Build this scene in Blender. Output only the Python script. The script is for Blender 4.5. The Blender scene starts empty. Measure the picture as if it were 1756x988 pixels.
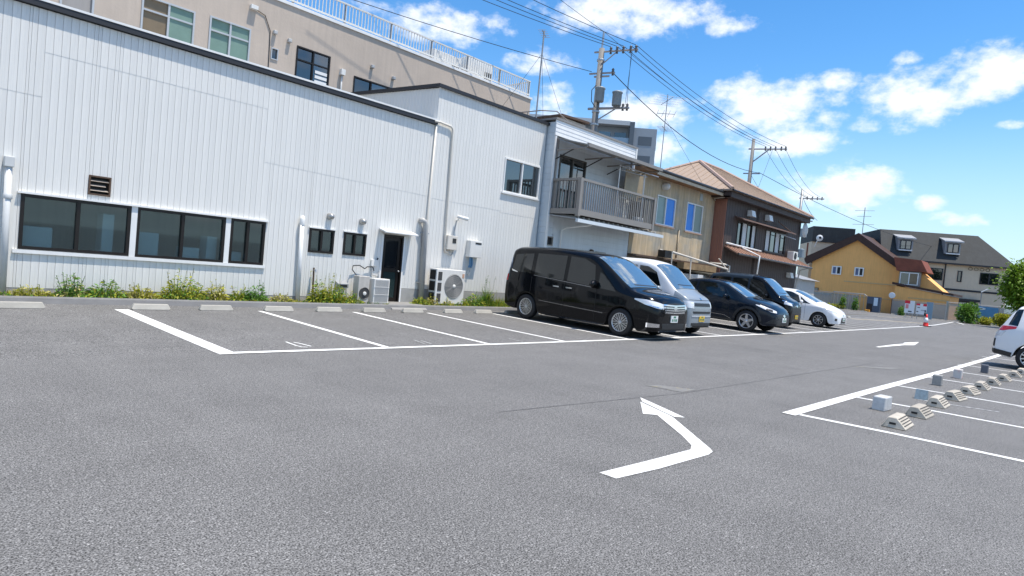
import bpy, bmesh, math, random
from mathutils import Vector, Matrix
from mathutils.bvhtree import BVHTree
random.seed(7)
S = bpy.context.scene
COL = S.collection
R_ = math.radians
# ------------------------------------------------------------------ camera
YAW, PITCH, ROLL = R_(47.12), R_(2.08), R_(5.42)
cam = bpy.data.objects.new('camera', bpy.data.cameras.new('camera')); COL.objects.link(cam); S.camera = cam
cam.data.sensor_width = 36; cam.data.lens = 1075.9 / 1756 * 36; cam.data.clip_start = .05; cam.data.clip_end = 3000
fw = Vector((math.sin(YAW)*math.cos(PITCH), math.cos(YAW)*math.cos(PITCH), -math.sin(PITCH)))
rt = Vector((math.cos(YAW), -math.sin(YAW), 0)); dn = fw.cross(rt)
r2 = (math.cos(ROLL)*rt - math.sin(ROLL)*dn).normalized(); d2 = fw.cross(r2)
cam.matrix_world = Matrix(((r2.x, -d2.x, -fw.x, 0), (r2.y, -d2.y, -fw.y, 0), (r2.z, -d2.z, -fw.z, 1.5), (0, 0, 0, 1)))
# ------------------------------------------------------------------ light
SUN = Vector((.11, -.27, .955)).normalized()
EL = math.asin(SUN.z); AZ = math.atan2(SUN.x, SUN.y)
ld = bpy.data.lights.new('sun', 'SUN'); ld.energy = 4.1; ld.angle = R_(.5); ld.color = (1, .925, .825)
sun = bpy.data.objects.new('sun', ld); COL.objects.link(sun); sun.rotation_euler = (-SUN).to_track_quat('-Z', 'Y').to_euler(); sun.location = (0, -20, 60)
S.view_settings.view_transform = 'Standard'; S.view_settings.look = 'None'; S.view_settings.exposure = .57; S.view_settings.gamma = 1
S.render.engine = 'CYCLES'; S.cycles.max_bounces = 6; S.cycles.transparent_max_bounces = 12
S.cycles.use_denoising = True
W = bpy.data.worlds.new('World'); S.world = W; W.use_nodes = True
def N(nt, t, **k):
    n = nt.nodes.new(t)
    for a, b in k.items():
        if a.startswith('i_'):
            n.inputs[int(a[2:]) if a[2:].isdigit() else a[2:].replace('_', ' ')].default_value = b
        else: setattr(n, a, b)
    return n
def math_(nt, op, a, b=None, c=None, clamp=False):
    n = nt.nodes.new('ShaderNodeMath'); n.operation = op; n.use_clamp = clamp
    for i, v in enumerate((a, b, c)):
        if v is None: continue
        if isinstance(v, (int, float)): n.inputs[i].default_value = v
        else: nt.links.new(v, n.inputs[i])
    return n.outputs[0]
CLOUDS = [(0.686,0.346,0.091,0.026,0.8),(0.964,0.388,0.124,0.031,0.9),(1.118,0.37,0.050,0.014,0.6),(1.183,0.261,0.086,0.035,1),(1.205,0.212,0.069,0.020,0.9),(1.294,0.153,0.061,0.032,1),(1.359,0.271,0.056,0.033,1),(1.445,0.29,0.050,0.032,1),(1.272,0.294,0.027,0.015,0.6),(1.314,0.238,0.025,0.011,0.6),(1.354,0.318,0.017,0.010,0.6),(0.832,0.313,0.055,0.018,0.7),(0.861,0.252,0.041,0.026,0.9),(1.0,0.245,0.075,0.034,0.7),(1.396,0.134,0.017,0.009,0.8),(1.43,0.114,0.028,0.010,0.8),(1.472,0.231,0.017,0.007,0.5),(0.569,0.358,0.052,0.011,0.5),(1.03,0.2,0.05,0.03,0.6)]
def world():
    nt = W.node_tree; L = nt.links; nt.nodes.clear()
    out = N(nt, 'ShaderNodeOutputWorld'); bg = N(nt, 'ShaderNodeBackground')
    sky = N(nt, 'ShaderNodeTexSky', sky_type='NISHITA', sun_disc=False, sun_elevation=EL, sun_rotation=AZ, air_density=1.0, dust_density=.15, ozone_density=1.6)
    hs = N(nt, 'ShaderNodeHueSaturation', i_Saturation=1.34, i_Value=1.0); L.new(sky.outputs[0], hs.inputs['Color'])
    tc = N(nt, 'ShaderNodeTexCoord'); sp = N(nt, 'ShaderNodeSeparateXYZ'); L.new(tc.outputs['Generated'], sp.inputs[0])
    x, y, z = sp.outputs
    az = math_(nt, 'ARCTAN2', x, y); el = math_(nt, 'ARCSINE', z)
    cb = N(nt, 'ShaderNodeCombineXYZ'); L.new(az, cb.inputs[0]); L.new(math_(nt, 'MULTIPLY', el, 1.5), cb.inputs[1])
    def noise(scale, det, rough):
        n = N(nt, 'ShaderNodeTexNoise', i_Scale=scale, i_Detail=det, i_Roughness=rough); L.new(cb.outputs[0], n.inputs['Vector']); return n.outputs[0]
    hz = N(nt, 'ShaderNodeMapRange', interpolation_type='SMOOTHSTEP'); L.new(el, hz.inputs[0]); hz.inputs[1].default_value = -.02; hz.inputs[2].default_value = .3; hz.inputs[3].default_value = .88; hz.inputs[4].default_value = 0
    hm = N(nt, 'ShaderNodeMix', data_type='RGBA'); L.new(hz.outputs[0], hm.inputs[0]); L.new(hs.outputs[0], hm.inputs[6]); hm.inputs[7].default_value = (2.95, 4.05, 4.85, 1)
    acc = None
    for a0, e0, ra, re, w in CLOUDS:
        u = math_(nt, 'MULTIPLY_ADD', az, 1/ra, -a0/ra); v = math_(nt, 'MULTIPLY_ADD', el, 1/re, -e0/re)
        d = math_(nt, 'ADD', math_(nt, 'MULTIPLY', u, u), math_(nt, 'MULTIPLY', v, v))
        m = math_(nt, 'MULTIPLY_ADD', d, -.66, w+.05)
        acc = m if acc is None else math_(nt, 'SMOOTH_MAX', acc, m, .1)
    # fair-weather cloud over the unseen sky, thickened to whiten the fill light
    n0 = noise(3.2, 2, .5)
    gen = math_(nt, 'MULTIPLY_ADD', n0, 6.0, -3.05)
    def ss(v, a, b):
        r = N(nt, 'ShaderNodeMapRange', interpolation_type='SMOOTHSTEP'); L.new(v, r.inputs[0]); r.inputs[1].default_value = a; r.inputs[2].default_value = b; return r.outputs[0]
    far = ss(math_(nt, 'ABSOLUTE', math_(nt, 'SUBTRACT', az, 1.02)), .62, .95)
    hi = ss(el, .42, .6)
    gen = math_(nt, 'ADD', gen, math_(nt, 'MULTIPLY', math_(nt, 'SUBTRACT', 1.0, math_(nt, 'MAXIMUM', far, hi)), -3.0))
    acc = math_(nt, 'MAXIMUM', math_(nt, 'MAXIMUM', acc, -1.5), gen)
    n1 = noise(17, 10, .58); n2 = noise(55, 6, .6)
    f = math_(nt, 'ADD', math_(nt, 'MULTIPLY_ADD', n1, 3.7, -1.92), math_(nt, 'MULTIPLY_ADD', n2, .9, -.45))
    dens = math_(nt, 'ADD', acc, f)
    rm = N(nt, 'ShaderNodeMapRange', interpolation_type='SMOOTHSTEP'); L.new(dens, rm.inputs[0]); rm.inputs[1].default_value = -.2; rm.inputs[2].default_value = 1.15
    up = math_(nt, 'GREATER_THAN', el, .02)
    fac = math_(nt, 'MULTIPLY', math_(nt, 'MULTIPLY', rm.outputs[0], .96), up)
    core = N(nt, 'ShaderNodeMapRange'); L.new(dens, core.inputs[0]); core.inputs[1].default_value = .3; core.inputs[2].default_value = 2.0
    cc = N(nt, 'ShaderNodeMix', data_type='RGBA'); L.new(core.outputs[0], cc.inputs[0]); cc.inputs[6].default_value = (5.6, 5.75, 5.95, 1); cc.inputs[7].default_value = (4.9, 5.05, 5.3, 1)
    mx = N(nt, 'ShaderNodeMix', data_type='RGBA'); L.new(fac, mx.inputs[0]); L.new(hm.outputs[2], mx.inputs[6]); L.new(cc.outputs[2], mx.inputs[7])
    L.new(mx.outputs[2], bg.inputs[0]); bg.inputs[1].default_value = .142; L.new(bg.outputs[0], out.inputs[0])
world()
# ------------------------------------------------------------------ materials
MATS = {}
def M(name, col, rough=.6, metal=0, var=.0, vs=3, streak=0, bump=0, bs=60, spec=.5, coat=0, island=0, col2=None, c2s=4, c2t=.5, c2w=.15, alpha=1, trans=0, obj=0, emit=0):
    if name in MATS: return MATS[name]
    m = bpy.data.materials.new(name); m.use_nodes = True; nt = m.node_tree; L = nt.links; b = nt.nodes['Principled BSDF']
    b.inputs['Roughness'].default_value = rough; b.inputs['Metallic'].default_value = metal
    b.inputs['Specular IOR Level'].default_value = spec; b.inputs['Coat Weight'].default_value = coat; b.inputs['Coat Roughness'].default_value = .04
    b.inputs['Alpha'].default_value = alpha
    c = N(nt, 'ShaderNodeRGB'); c.outputs[0].default_value = (*col, 1); cur = c.outputs[0]
    tc = N(nt, 'ShaderNodeTexCoord'); co = tc.outputs['Object']
    def mult(fac_out, lo, hi):
        nonlocal cur
        r = N(nt, 'ShaderNodeMapRange'); L.new(fac_out, r.inputs[0]); r.inputs[1].default_value = .25; r.inputs[2].default_value = .75; r.inputs[3].default_value = lo; r.inputs[4].default_value = hi
        v = N(nt, 'ShaderNodeVectorMath', operation='SCALE'); L.new(cur, v.inputs[0]); L.new(r.outputs[0], v.inputs['Scale']); cur = v.outputs[0]
    if col2:
        n = N(nt, 'ShaderNodeTexNoise', i_Scale=c2s, i_Detail=6, i_Roughness=.65); L.new(co, n.inputs['Vector'])
        r = N(nt, 'ShaderNodeMapRange'); L.new(n.outputs[0], r.inputs[0]); r.inputs[1].default_value = c2t - c2w; r.inputs[2].default_value = c2t + c2w
        mx = N(nt, 'ShaderNodeMix', data_type='RGBA'); L.new(r.outputs[0], mx.inputs[0]); L.new(cur, mx.inputs[6]); mx.inputs[7].default_value = (*col2, 1); cur = mx.outputs[2]
    if var:
        n = N(nt, 'ShaderNodeTexNoise', i_Scale=vs, i_Detail=5, i_Roughness=.6); L.new(co, n.inputs['Vector']); mult(n.outputs[0], 1-var, 1+var)
    if streak:
        mp = N(nt, 'ShaderNodeMapping'); mp.inputs['Scale'].default_value = (5, 5, .22); L.new(co, mp.inputs[0])
        n = N(nt, 'ShaderNodeTexNoise', i_Scale=1.6, i_Detail=6, i_Roughness=.65); L.new(mp.outputs[0], n.inputs['Vector']); mult(n.outputs[0], 1-streak, 1+streak*.5)
    if island:
        g = N(nt, 'ShaderNodeNewGeometry'); mult(g.outputs['Random Per Island'], 1-island, 1+island)
    if obj:
        oi = N(nt, 'ShaderNodeObjectInfo'); mult(oi.outputs['Random'], 1-obj, 1+obj)
    L.new(cur, b.inputs['Base Color'])
    if bump:
        n = N(nt, 'ShaderNodeTexNoise', i_Scale=bs, i_Detail=4, i_Roughness=.6); L.new(co, n.inputs['Vector'])
        bp = N(nt, 'ShaderNodeBump', i_Strength=bump, i_Distance=.02); L.new(n.outputs[0], bp.inputs['Height']); L.new(bp.outputs[0], b.inputs['Normal'])
    if trans:
        t = N(nt, 'ShaderNodeBsdfTranslucent'); L.new(cur, t.inputs[0]); ms = N(nt, 'ShaderNodeMixShader'); ms.inputs[0].default_value = trans
        L.new(b.outputs[0], ms.inputs[1]); L.new(t.outputs[0], ms.inputs[2]); L.new(ms.outputs[0], nt.nodes['Material Output'].inputs[0])
    MATS[name] = m; return m
def glassmat(name, tint, film, clear=.45, gloss=.3, fk=.9):
    m = bpy.data.materials.new(name); m.use_nodes = True; nt = m.node_tree; L = nt.links; o = nt.nodes['Material Output']
    b = nt.nodes['Principled BSDF']; b.inputs['Base Color'].default_value = (*film, 1); b.inputs['Roughness'].default_value = .06; b.inputs['Specular IOR Level'].default_value = .8
    t = N(nt, 'ShaderNodeBsdfTransparent'); t.inputs[0].default_value = (*tint, 1)
    a = N(nt, 'ShaderNodeMixShader'); a.inputs[0].default_value = clear; L.new(b.outputs[0], a.inputs[1]); L.new(t.outputs[0], a.inputs[2])
    g = N(nt, 'ShaderNodeBsdfGlossy', i_Roughness=.03); fr = N(nt, 'ShaderNodeFresnel', i_IOR=1.45)
    f = math_(nt, 'MULTIPLY_ADD', fr.outputs[0], fk, gloss*.25, clamp=True)
    c = N(nt, 'ShaderNodeMixShader'); L.new(f, c.inputs[0]); L.new(a.outputs[0], c.inputs[1]); L.new(g.outputs[0], c.inputs[2]); L.new(c.outputs[0], o.inputs[0])
    MATS[name] = m; return m
# ------------------------------------------------------------------ mesh helpers
def top(o):
    while o.parent: o = o.parent
    return o
def thing(name, label, cat, loc=(0, 0, 0), group=None):
    o = bpy.data.objects.new(name, None); COL.objects.link(o); o.location = loc; o.empty_display_size = .2
    return tag(o, label, cat, group)
def tag(o, label=None, cat=None, group=None, kind=None):
    if label: o['label'] = label
    if cat: o['category'] = cat
    if group: o['group'] = group
    if kind: o['kind'] = kind
    return o
class MB:
    def __init__(s): s.v = []; s.f = []; s.m = []
    def add(s, vs, fs, mi=0):
        n = len(s.v); s.v += [tuple(p) for p in vs]
        for f in fs: s.f.append(tuple(n+i for i in f)); s.m.append(mi)
        return s
    def box(s, x0, x1, y0, y1, z0, z1, mi=0):
        x0, x1 = sorted((x0, x1)); y0, y1 = sorted((y0, y1)); z0, z1 = sorted((z0, z1))
        return s.add([(x0,y0,z0),(x1,y0,z0),(x1,y1,z0),(x0,y1,z0),(x0,y0,z1),(x1,y0,z1),(x1,y1,z1),(x0,y1,z1)], [(3,2,1,0),(4,5,6,7),(0,1,5,4),(1,2,6,5),(2,3,7,6),(3,0,4,7)], mi)
    def prism(s, poly, axis, a, b, mi=0):
        # poly: 2D points; axis x -> (y,z), y -> (x,z), z -> (x,y)
        n = len(poly)
        def P(p, t): return (t, p[0], p[1]) if axis == 'x' else (p[0], t, p[1]) if axis == 'y' else (p[0], p[1], t)
        return s.add([P(p, a) for p in poly]+[P(p, b) for p in poly], [tuple(range(n))[::-1], tuple(range(n, 2*n))]+[(i, (i+1) % n, n+(i+1) % n, n+i) for i in range(n)], mi)
    def tube(s, pts, r, n=8, mi=0, cap=True):
        pts = [Vector(p) for p in pts]; k = len(pts); rs = r if isinstance(r, (list, tuple)) else [r]*k
        base = len(s.v); up = None
        for i, p in enumerate(pts):
            d = (pts[min(i+1, k-1)]-pts[max(i-1, 0)]).normalized()
            if up is None: up = Vector((0, 0, 1)) if abs(d.z) < .9 else Vector((1, 0, 0))
            a = d.cross(up).normalized(); b = a.cross(d).normalized(); up = b
            for j in range(n):
                t = 2*math.pi*j/n; s.v.append(tuple(p+(a*math.cos(t)+b*math.sin(t))*rs[i]))
        for i in range(k-1):
            for j in range(n):
                s.f.append((base+i*n+j, base+i*n+(j+1) % n, base+(i+1)*n+(j+1) % n, base+(i+1)*n+j)); s.m.append(mi)
        if cap:
            s.f.append(tuple(base+j for j in range(n))[::-1]); s.f.append(tuple(base+(k-1)*n+j for j in range(n))); s.m += [mi, mi]
        return s
    def lathe(s, prof, c=(0, 0, 0), n=16, axis='z', mi=0):
        base = len(s.v); k = len(prof)
        for r, h in prof:
            for j in range(n):
                t = 2*math.pi*j/n; a, b = r*math.cos(t), r*math.sin(t)
                p = (a, b, h) if axis == 'z' else (h, a, b) if axis == 'x' else (b, h, a)
                s.v.append((c[0]+p[0], c[1]+p[1], c[2]+p[2]))
        for i in range(k-1):
            for j in range(n):
                s.f.append((base+i*n+j, base+i*n+(j+1) % n, base+(i+1)*n+(j+1) % n, base+(i+1)*n+j)); s.m.append(mi)
        return s
    def build(s, name, mats, parent=None, smooth=False, bevel=0, label=None, weld=False):
        me = bpy.data.meshes.new(name); off = Vector(top(parent).location) if parent else Vector((0, 0, 0))
        me.from_pydata([(v[0]-off.x, v[1]-off.y, v[2]-off.z) for v in s.v], [], s.f)
        ml = mats if isinstance(mats, (list, tuple)) else [mats]
        for m in ml: me.materials.append(m)
        if len(ml) > 1: me.polygons.foreach_set('material_index', s.m)
        bm = bmesh.new(); bm.from_mesh(me)
        if weld: bmesh.ops.remove_doubles(bm, verts=bm.verts, dist=1e-5)
        bmesh.ops.recalc_face_normals(bm, faces=bm.faces); bm.to_mesh(me); bm.free()
        if smooth: me.shade_smooth()
        o = bpy.data.objects.new(name, me); COL.objects.link(o)
        if parent: o.parent = parent
        if bevel:
            b = o.modifiers.new('b', 'BEVEL'); b.width = bevel; b.segments = 2; b.limit_method = 'ANGLE'
        if label: o['label'] = label
        return o
def inst(src, name, parent, loc, scale=(1, 1, 1), rz=0):
    o = bpy.data.objects.new(name, src); COL.objects.link(o); o.parent = parent
    off = Vector(top(parent).location); o.location = Vector(loc)-off; o.scale = scale; o.rotation_euler.z = rz
    return o
def unit(name, mb, mat, smooth=False):
    me = bpy.data.meshes.new(name); me.from_pydata(mb.v, [], mb.f)
    for m in (mat if isinstance(mat, (list, tuple)) else [mat]): me.materials.append(m)
    if isinstance(mat, (list, tuple)): me.polygons.foreach_set('material_index', mb.m)
    bm = bmesh.new(); bm.from_mesh(me); bmesh.ops.recalc_face_normals(bm, faces=bm.faces); bm.to_mesh(me); bm.free()
    if smooth: me.shade_smooth()
    return me
def copy_tree(o, parent=None):
    c = o.copy(); COL.objects.link(c); c.parent = parent
    for ch in list(o.children): copy_tree(ch, c)
    return c
def cells(x0, x1, z0, z1, ops):
    # rectangles that cover [x0,x1]x[z0,z1] minus the openings
    xs = sorted({x0, x1, *[v for o in ops for v in o[:2] if x0 < v < x1]}); out = []
    for a, b in zip(xs, xs[1:]):
        zs = sorted((o[2], o[3]) for o in ops if o[0] < (a+b)/2 < o[1]); z = z0
        for p, q in zs:
            if p > z: out.append((a, b, z, p))
            z = max(z, q)
        if z < z1: out.append((a, b, z, z1))
    return out
def gz(y):
    return 0 if y < 8.2 else min(.055, (y-8.2)*.0125)

def asphalt():
    m = bpy.data.materials.new('asphalt'); m.use_nodes = True; nt = m.node_tree; L = nt.links; b = nt.nodes['Principled BSDF']
    tc = N(nt, 'ShaderNodeTexCoord'); co = tc.outputs['Object']
    def noise(s, d=4, r=.6, t='ShaderNodeTexNoise'):
        n = N(nt, t, i_Scale=s)
        if t == 'ShaderNodeTexNoise': n.inputs['Detail'].default_value = d; n.inputs['Roughness'].default_value = r
        L.new(co, n.inputs['Vector']); return n
    def rng(o, a, b_, lo, hi):
        r = N(nt, 'ShaderNodeMapRange'); L.new(o, r.inputs[0])
        for i, v in enumerate((a, b_, lo, hi)): r.inputs[i+1].default_value = v
        return r.outputs[0]
    f = rng(noise(.12, 6).outputs[0], .3, .7, .93, 1.07)
    f = math_(nt, 'MULTIPLY', f, rng(noise(1.1, 6, .7).outputs[0], .3, .7, .9, 1.1))
    mp = N(nt, 'ShaderNodeMapping'); mp.inputs['Scale'].default_value = (.16, 2.2, 1); L.new(co, mp.inputs[0])
    ns = N(nt, 'ShaderNodeTexNoise', i_Scale=1.2, i_Detail=5); L.new(mp.outputs[0], ns.inputs['Vector'])
    f = math_(nt, 'MULTIPLY', f, rng(ns.outputs[0],   .35, .7, .97, 1.03))
    grain = noise(100, 2, .75); f = math_(nt, 'MULTIPLY', f, rng(grain.outputs[0], .36, .64, .12, 1.88))
    g2 = noise(30, 4, .75); f = math_(nt, 'MULTIPLY', f, rng(g2.outputs[0], .34, .66, .68, 1.32))
    v = noise(55, t='ShaderNodeTexVoronoi'); wn = N(nt, 'ShaderNodeSeparateColor'); L.new(v.outputs['Color'], wn.inputs[0])
    st = math_(nt, 'MULTIPLY', math_(nt, 'GREATER_THAN', wn.outputs[0], .9), math_(nt, 'LESS_THAN', v.outputs['Distance'], .33))
    f = math_(nt, 'ADD', f, math_(nt, 'MULTIPLY', st, .9))
    mq = N(nt, 'ShaderNodeMapping'); mq.inputs['Scale'].default_value = (1.6, .22, 1); L.new(co, mq.inputs[0]); nq = N(nt, 'ShaderNodeTexNoise', i_Scale=1.3, i_Detail=7, i_Roughness=.68); L.new(mq.outputs[0], nq.inputs['Vector'])
    f = math_(nt, 'MULTIPLY', f, rng(nq.outputs[0], .35, .7, 1.05, .91))
    # worn tracks and oil marks inside the bays
    oil = rng(noise(.55, 5, .6).outputs[0], .58, .72, 0, .2)
    f = math_(nt, 'MULTIPLY', f, math_(nt, 'SUBTRACT', 1.0, oil))
    c = N(nt, 'ShaderNodeVectorMath', operation='SCALE'); c.inputs[0].default_value = (.146, .144, .14); L.new(f, c.inputs['Scale']); L.new(c.outputs[0], b.inputs['Base Color'])
    b.inputs['Roughness'].default_value = .85; b.inputs['Specular IOR Level'].default_value = .3
    h = math_(nt, 'ADD', grain.outputs[0], math_(nt, 'MULTIPLY', g2.outputs[0], .8))
    bp = N(nt, 'ShaderNodeBump', i_Strength=.3, i_Distance=.006); L.new(h, bp.inputs['Height']); L.new(bp.outputs[0], b.inputs['Normal'])
    return m
ASPH = asphalt()
PAINT = M('road_paint', (.76, .76, .735), .65, var=.14, vs=5, col2=(.24, .24, .235), c2s=22, c2t=.63, c2w=.06, bump=.4, bs=90)
WORN = M('worn_paint', (.5, .5, .49), .7, var=.1, col2=(.15, .15, .15), c2s=16, c2t=.5, c2w=.1)
YELL = M('worn_yellow_paint', (.62, .5, .28), .7, col2=(.2, .19, .17), c2s=9, c2t=.5, c2w=.12)
WHITE = M('white_siding', (.75, .74, .7), .45, var=.035, vs=2, streak=.13, obj=.018)
WTRIM = M('white_trim', (.78, .78, .76), .45, var=.05, streak=.06)
DBROWN = M('dark_bronze', (.02, .016, .014), .35, metal=.4)
BLACKTRIM = M('black_trim', (.022, .023, .028), .5)
PVC = M('grey_pvc', (.6, .61, .6), .4, var=.06, streak=.1)
PVCC = M('cream_pvc', (.66, .62, .55), .45, var=.05)
CONC = M('concrete', (.36, .355, .34), .85, var=.14, vs=5, bump=.35, bs=50, streak=.1)
CONCD = M('dark_concrete', (.17, .17, .17), .85, var=.15, vs=4, bump=.3, bs=40)
STOPC = M('stop_concrete', (.37, .355, .315), .85, var=.13, vs=7, bump=.3, bs=70, obj=.06)
BLACK = M('matt_black', (.012, .012, .013), .6)
DARKIN = M('dark_interior', (.03, .035, .035), .8)
GALV = M('galvanised', (.42, .43, .44), .35, metal=.7, var=.1)
STEELG = M('grey_steel', (.32, .33, .34), .5, metal=.3, var=.1)
APPL = M('appliance_white', (.74, .73, .69), .4, var=.05, streak=.08)
APPLG = M('appliance_grey', (.45, .45, .44), .45, var=.08)
FROST = glassmat('frosted_glass', (.78, .9, .92), (.05, .085, .09), .8, .1, .6)
GLASS = glassmat('house_glass', (.35, .42, .44), (.015, .025, .03), .35, .55)
DGLASS = glassmat('dark_glass', (.1, .13, .14), (.008, .011, .013), .25, .3)
# ------------------------------------------------------------------ ground and markings
mb = MB(); ys = [-400, 0, 8.2, 12.6, 13.3, 60, 700]; xs = [-400, 0, 20, 60, 120, 900]
mb.v = [(x, y, gz(y)) for y in ys for x in xs]
for j in range(len(ys)-1):
    for i in range(len(xs)-1): mb.f.append((j*6+i, j*6+i+1, j*6+i+7, j*6+i+6)); mb.m.append(0)
tag(mb.build('ground', ASPH), 'grey asphalt surface of the parking lot', 'ground', kind='structure')
def stripe(name, pts, w, mat, label=None, dz=.004, cat=None):
    mb = MB(); n = len(pts)
    for i, p in enumerate(pts):
        a = Vector(pts[max(i-1, 0)]); b = Vector(pts[min(i+1, n-1)]); d = (b-a).normalized(); q = Vector((-d.y, d.x))
        for s in (-1, 1): x, y = p[0]+q.x*w/2*s, p[1]+q.y*w/2*s; mb.v.append((x, y, gz(y)+dz))
    for i in range(n-1): mb.f.append((2*i, 2*i+1, 2*i+3, 2*i+2)); mb.m.append(0)
    o = mb.build(name, mat); o['kind'] = 'structure'
    if label: o['label'] = label
    return o
BAYX = [3.50, 6.03, 8.28, 10.5, 12.93, 15.45, 18.0, 20.6, 23.0, 25.3, 27.6, 29.8, 32.2, 34.6, 37, 39.4, 41.8, 44.2, 46.6, 49, 51.4, 53.8]
FRONT = [(3.4, 8.2), (6, 8.12), (10, 8.04), (14, 7.98), (20, 7.95), (26, 7.95), (32, 8.04), (38, 8.16), (44, 8.3), (50, 8.42), (56, 8.7), (66, 9.4), (75, 10.1)]
def fy(x):
    for a, b in zip(FRONT, FRONT[1:]):
        if a[0] <= x <= b[0]: return a[1]+(b[1]-a[1])*(x-a[0])/(b[0]-a[0])
    return 8.2
stripe('bay_front_line', FRONT, .13, PAINT, 'long white line along the open end of the bays by the buildings', dz=.008)
for i, x in enumerate(BAYX):
    w = .23 if i == 0 else .11
    stripe('bay_line', [(x, fy(x)-(.065 if i == 0 else -.04)), (x-.02, 10.4), (x-.03, 12.62 if x < 24 else 12.9)], w, PAINT, dz=.004)
stripe('yellow_line', [(47, 12.05), (53, 10.9), (57.5, 9.5)], .35, YELL, 'worn yellow line across the far bays')
stripe('yellow_line', [(58, 14.8), (62, 14.5), (66, 12.7)], .3, YELL, 'short worn yellow line near the notice boards')
stripe('bay_line', [(77, 10.3), (70.5, 8.7), (72, 6.8), (73, 3)], .2, PAINT)
# lane on the right
stripe('bay_front_line', [(7.98, 2.615), (12, 2.55), (18, 2.4), (24, 2.3), (40, 2.1)], .16, PAINT, 'broad white line along the bays on the right of the lane', dz=.008)
for k in range(10):
    x = 8.13+2.43*k
    stripe('bay_line', [(x, 2.53), (x+.12, 1.5), (x+.3, -2.4)], .085 if k else .1, PAINT)
# number strokes worn into the asphalt at the mouth of the bays
for st in ([(4.69, 8.93), (4.68, 8.6), (4.7, 8.47), (4.78, 8.44)], [(4.79, 8.87), (4.83, 8.75), (4.87, 8.5)], [(7.03, 8.78), (6.95, 8.38)], [(7.12, 8.72), (7.09, 8.36)], [(9.34, 8.62), (9.33, 8.42), (9.37, 8.27)], [(11.3, 8.4), (11.36, 8.14)]):
    stripe('bay_number', st, .035, WORN if st[0][0] > 6 else PAINT, 'worn white bay number stroke painted on asphalt')
stripe('paint_scrap', [(11.6, 1.9), (11.9, .9)], .06, WORN); stripe('paint_scrap', [(13.0, .8), (13.05, .3)], .06, WORN)
# turn arrow
def flat(name, poly, mat, label, dz=.004):
    mb = MB(); mb.add([(x, y, gz(y)+dz) for x, y in poly], [tuple(range(len(poly)))]); o = mb.build(name, mat); o['kind'] = 'structure'; o['label'] = label
    if o.data.polygons[0].normal.z < 0: o.data.flip_normals()
    return o
ta = MB()
for poly in ([(3.97, 2.61), (3.97, 2.46), (4.5, 2.40), (5.28, 2.36), (5.40, 2.38), (5.48, 2.44), (6.32, 3.285), (6.22, 3.415), (5.67, 2.83), (5.41, 2.59), (5.27, 2.53), (4.6, 2.565)], [(6.222, 3.42), (6.11, 3.53), (6.66, 3.90), (6.325, 3.29)], [(6.34, 3.275), (6.69, 3.89), (6.9, 4.05), (6.43, 3.19)]):
    n_ = sum(a[0]*b[1]-b[0]*a[1] for a, b in zip(poly, poly[1:]+poly[:1])); poly = poly if n_ > 0 else poly[::-1]
    ta.add([(x, y, .005) for x, y in poly], [tuple(range(len(poly)))])
tag(ta.build('turn_arrow', PAINT), 'bent white turn arrow painted on the near lane', kind='structure')
flat('lane_arrow', [(22.6, 5.0), (22.6, 4.9), (25.6, 4.78), (26.4, 4.62), (29, 4.93), (27.2, 5.1), (26.5, 4.97), (25, 5.02)], PAINT, 'flat white arrow pointing along the far lane')
CRACK = M('tar_seam', (.09, .09, .09), .8, col2=(.15, .149, .147), c2s=3, c2t=.5, c2w=.1)
stripe('tar_seam', [(4.6, 4.32), (5.87, 4.17), (6.9, 4.05), (7.8, 3.93), (8.27, 3.93), (10.24, 3.88), (12.95, 3.82), (17, 3.7)], .011, CRACK)
PATCH = M('drain_lid', (.17, .168, .16), .8, var=.2, vs=8, col2=(.28, .24, .12), c2s=7, c2t=.62, c2w=.06)
flat('drain_lid', [(7.75, 4.5), (8.0, 4.42), (8.26, 3.97), (7.85, 3.97)], PATCH, 'worn square drain lid with yellow specks in the lane')
flat('drain_lid', [(15.1, 3.75), (15.6, 3.6), (16.6, 3.1), (15.9, 3.15)], PATCH, 'small pale patched drain lid beside the right hand bays')
# kerb and planting strip along the buildings
mb = MB(); mb.prism([(13.36, 0), (13.36, .055), (13.4, .15), (13.43, .17), (13.52, .17), (13.52, 0)], 'x', -1.5, 60); tag(mb.build('kerb', CONCD), kind='structure', label='low grey kerb along the foot of the buildings')
SOIL = M('soil', (.09, .08, .055), .95, var=.4, vs=9, bump=.5, bs=40)
mb = MB(); mb.box(-1.5, 9.86, 13.52, 14.16, 0, .15); mb.box(11.02, 60, 13.52, 14.16, 0, .15); tag(mb.build('planting_strip', SOIL), kind='structure', label='narrow strip of soil between kerb and walls')
mb = MB(); mb.prism([(13.3, .06), (13.5, .175), (14.14, .185), (14.14, 0), (13.3, 0)], 'x', 9.86, 11.02); tag(mb.build('door_ramp', M('ramp_concrete', (.24, .235, .225), .85, var=.1)), kind='structure', label='pale concrete ramp in front of the side door')
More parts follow.
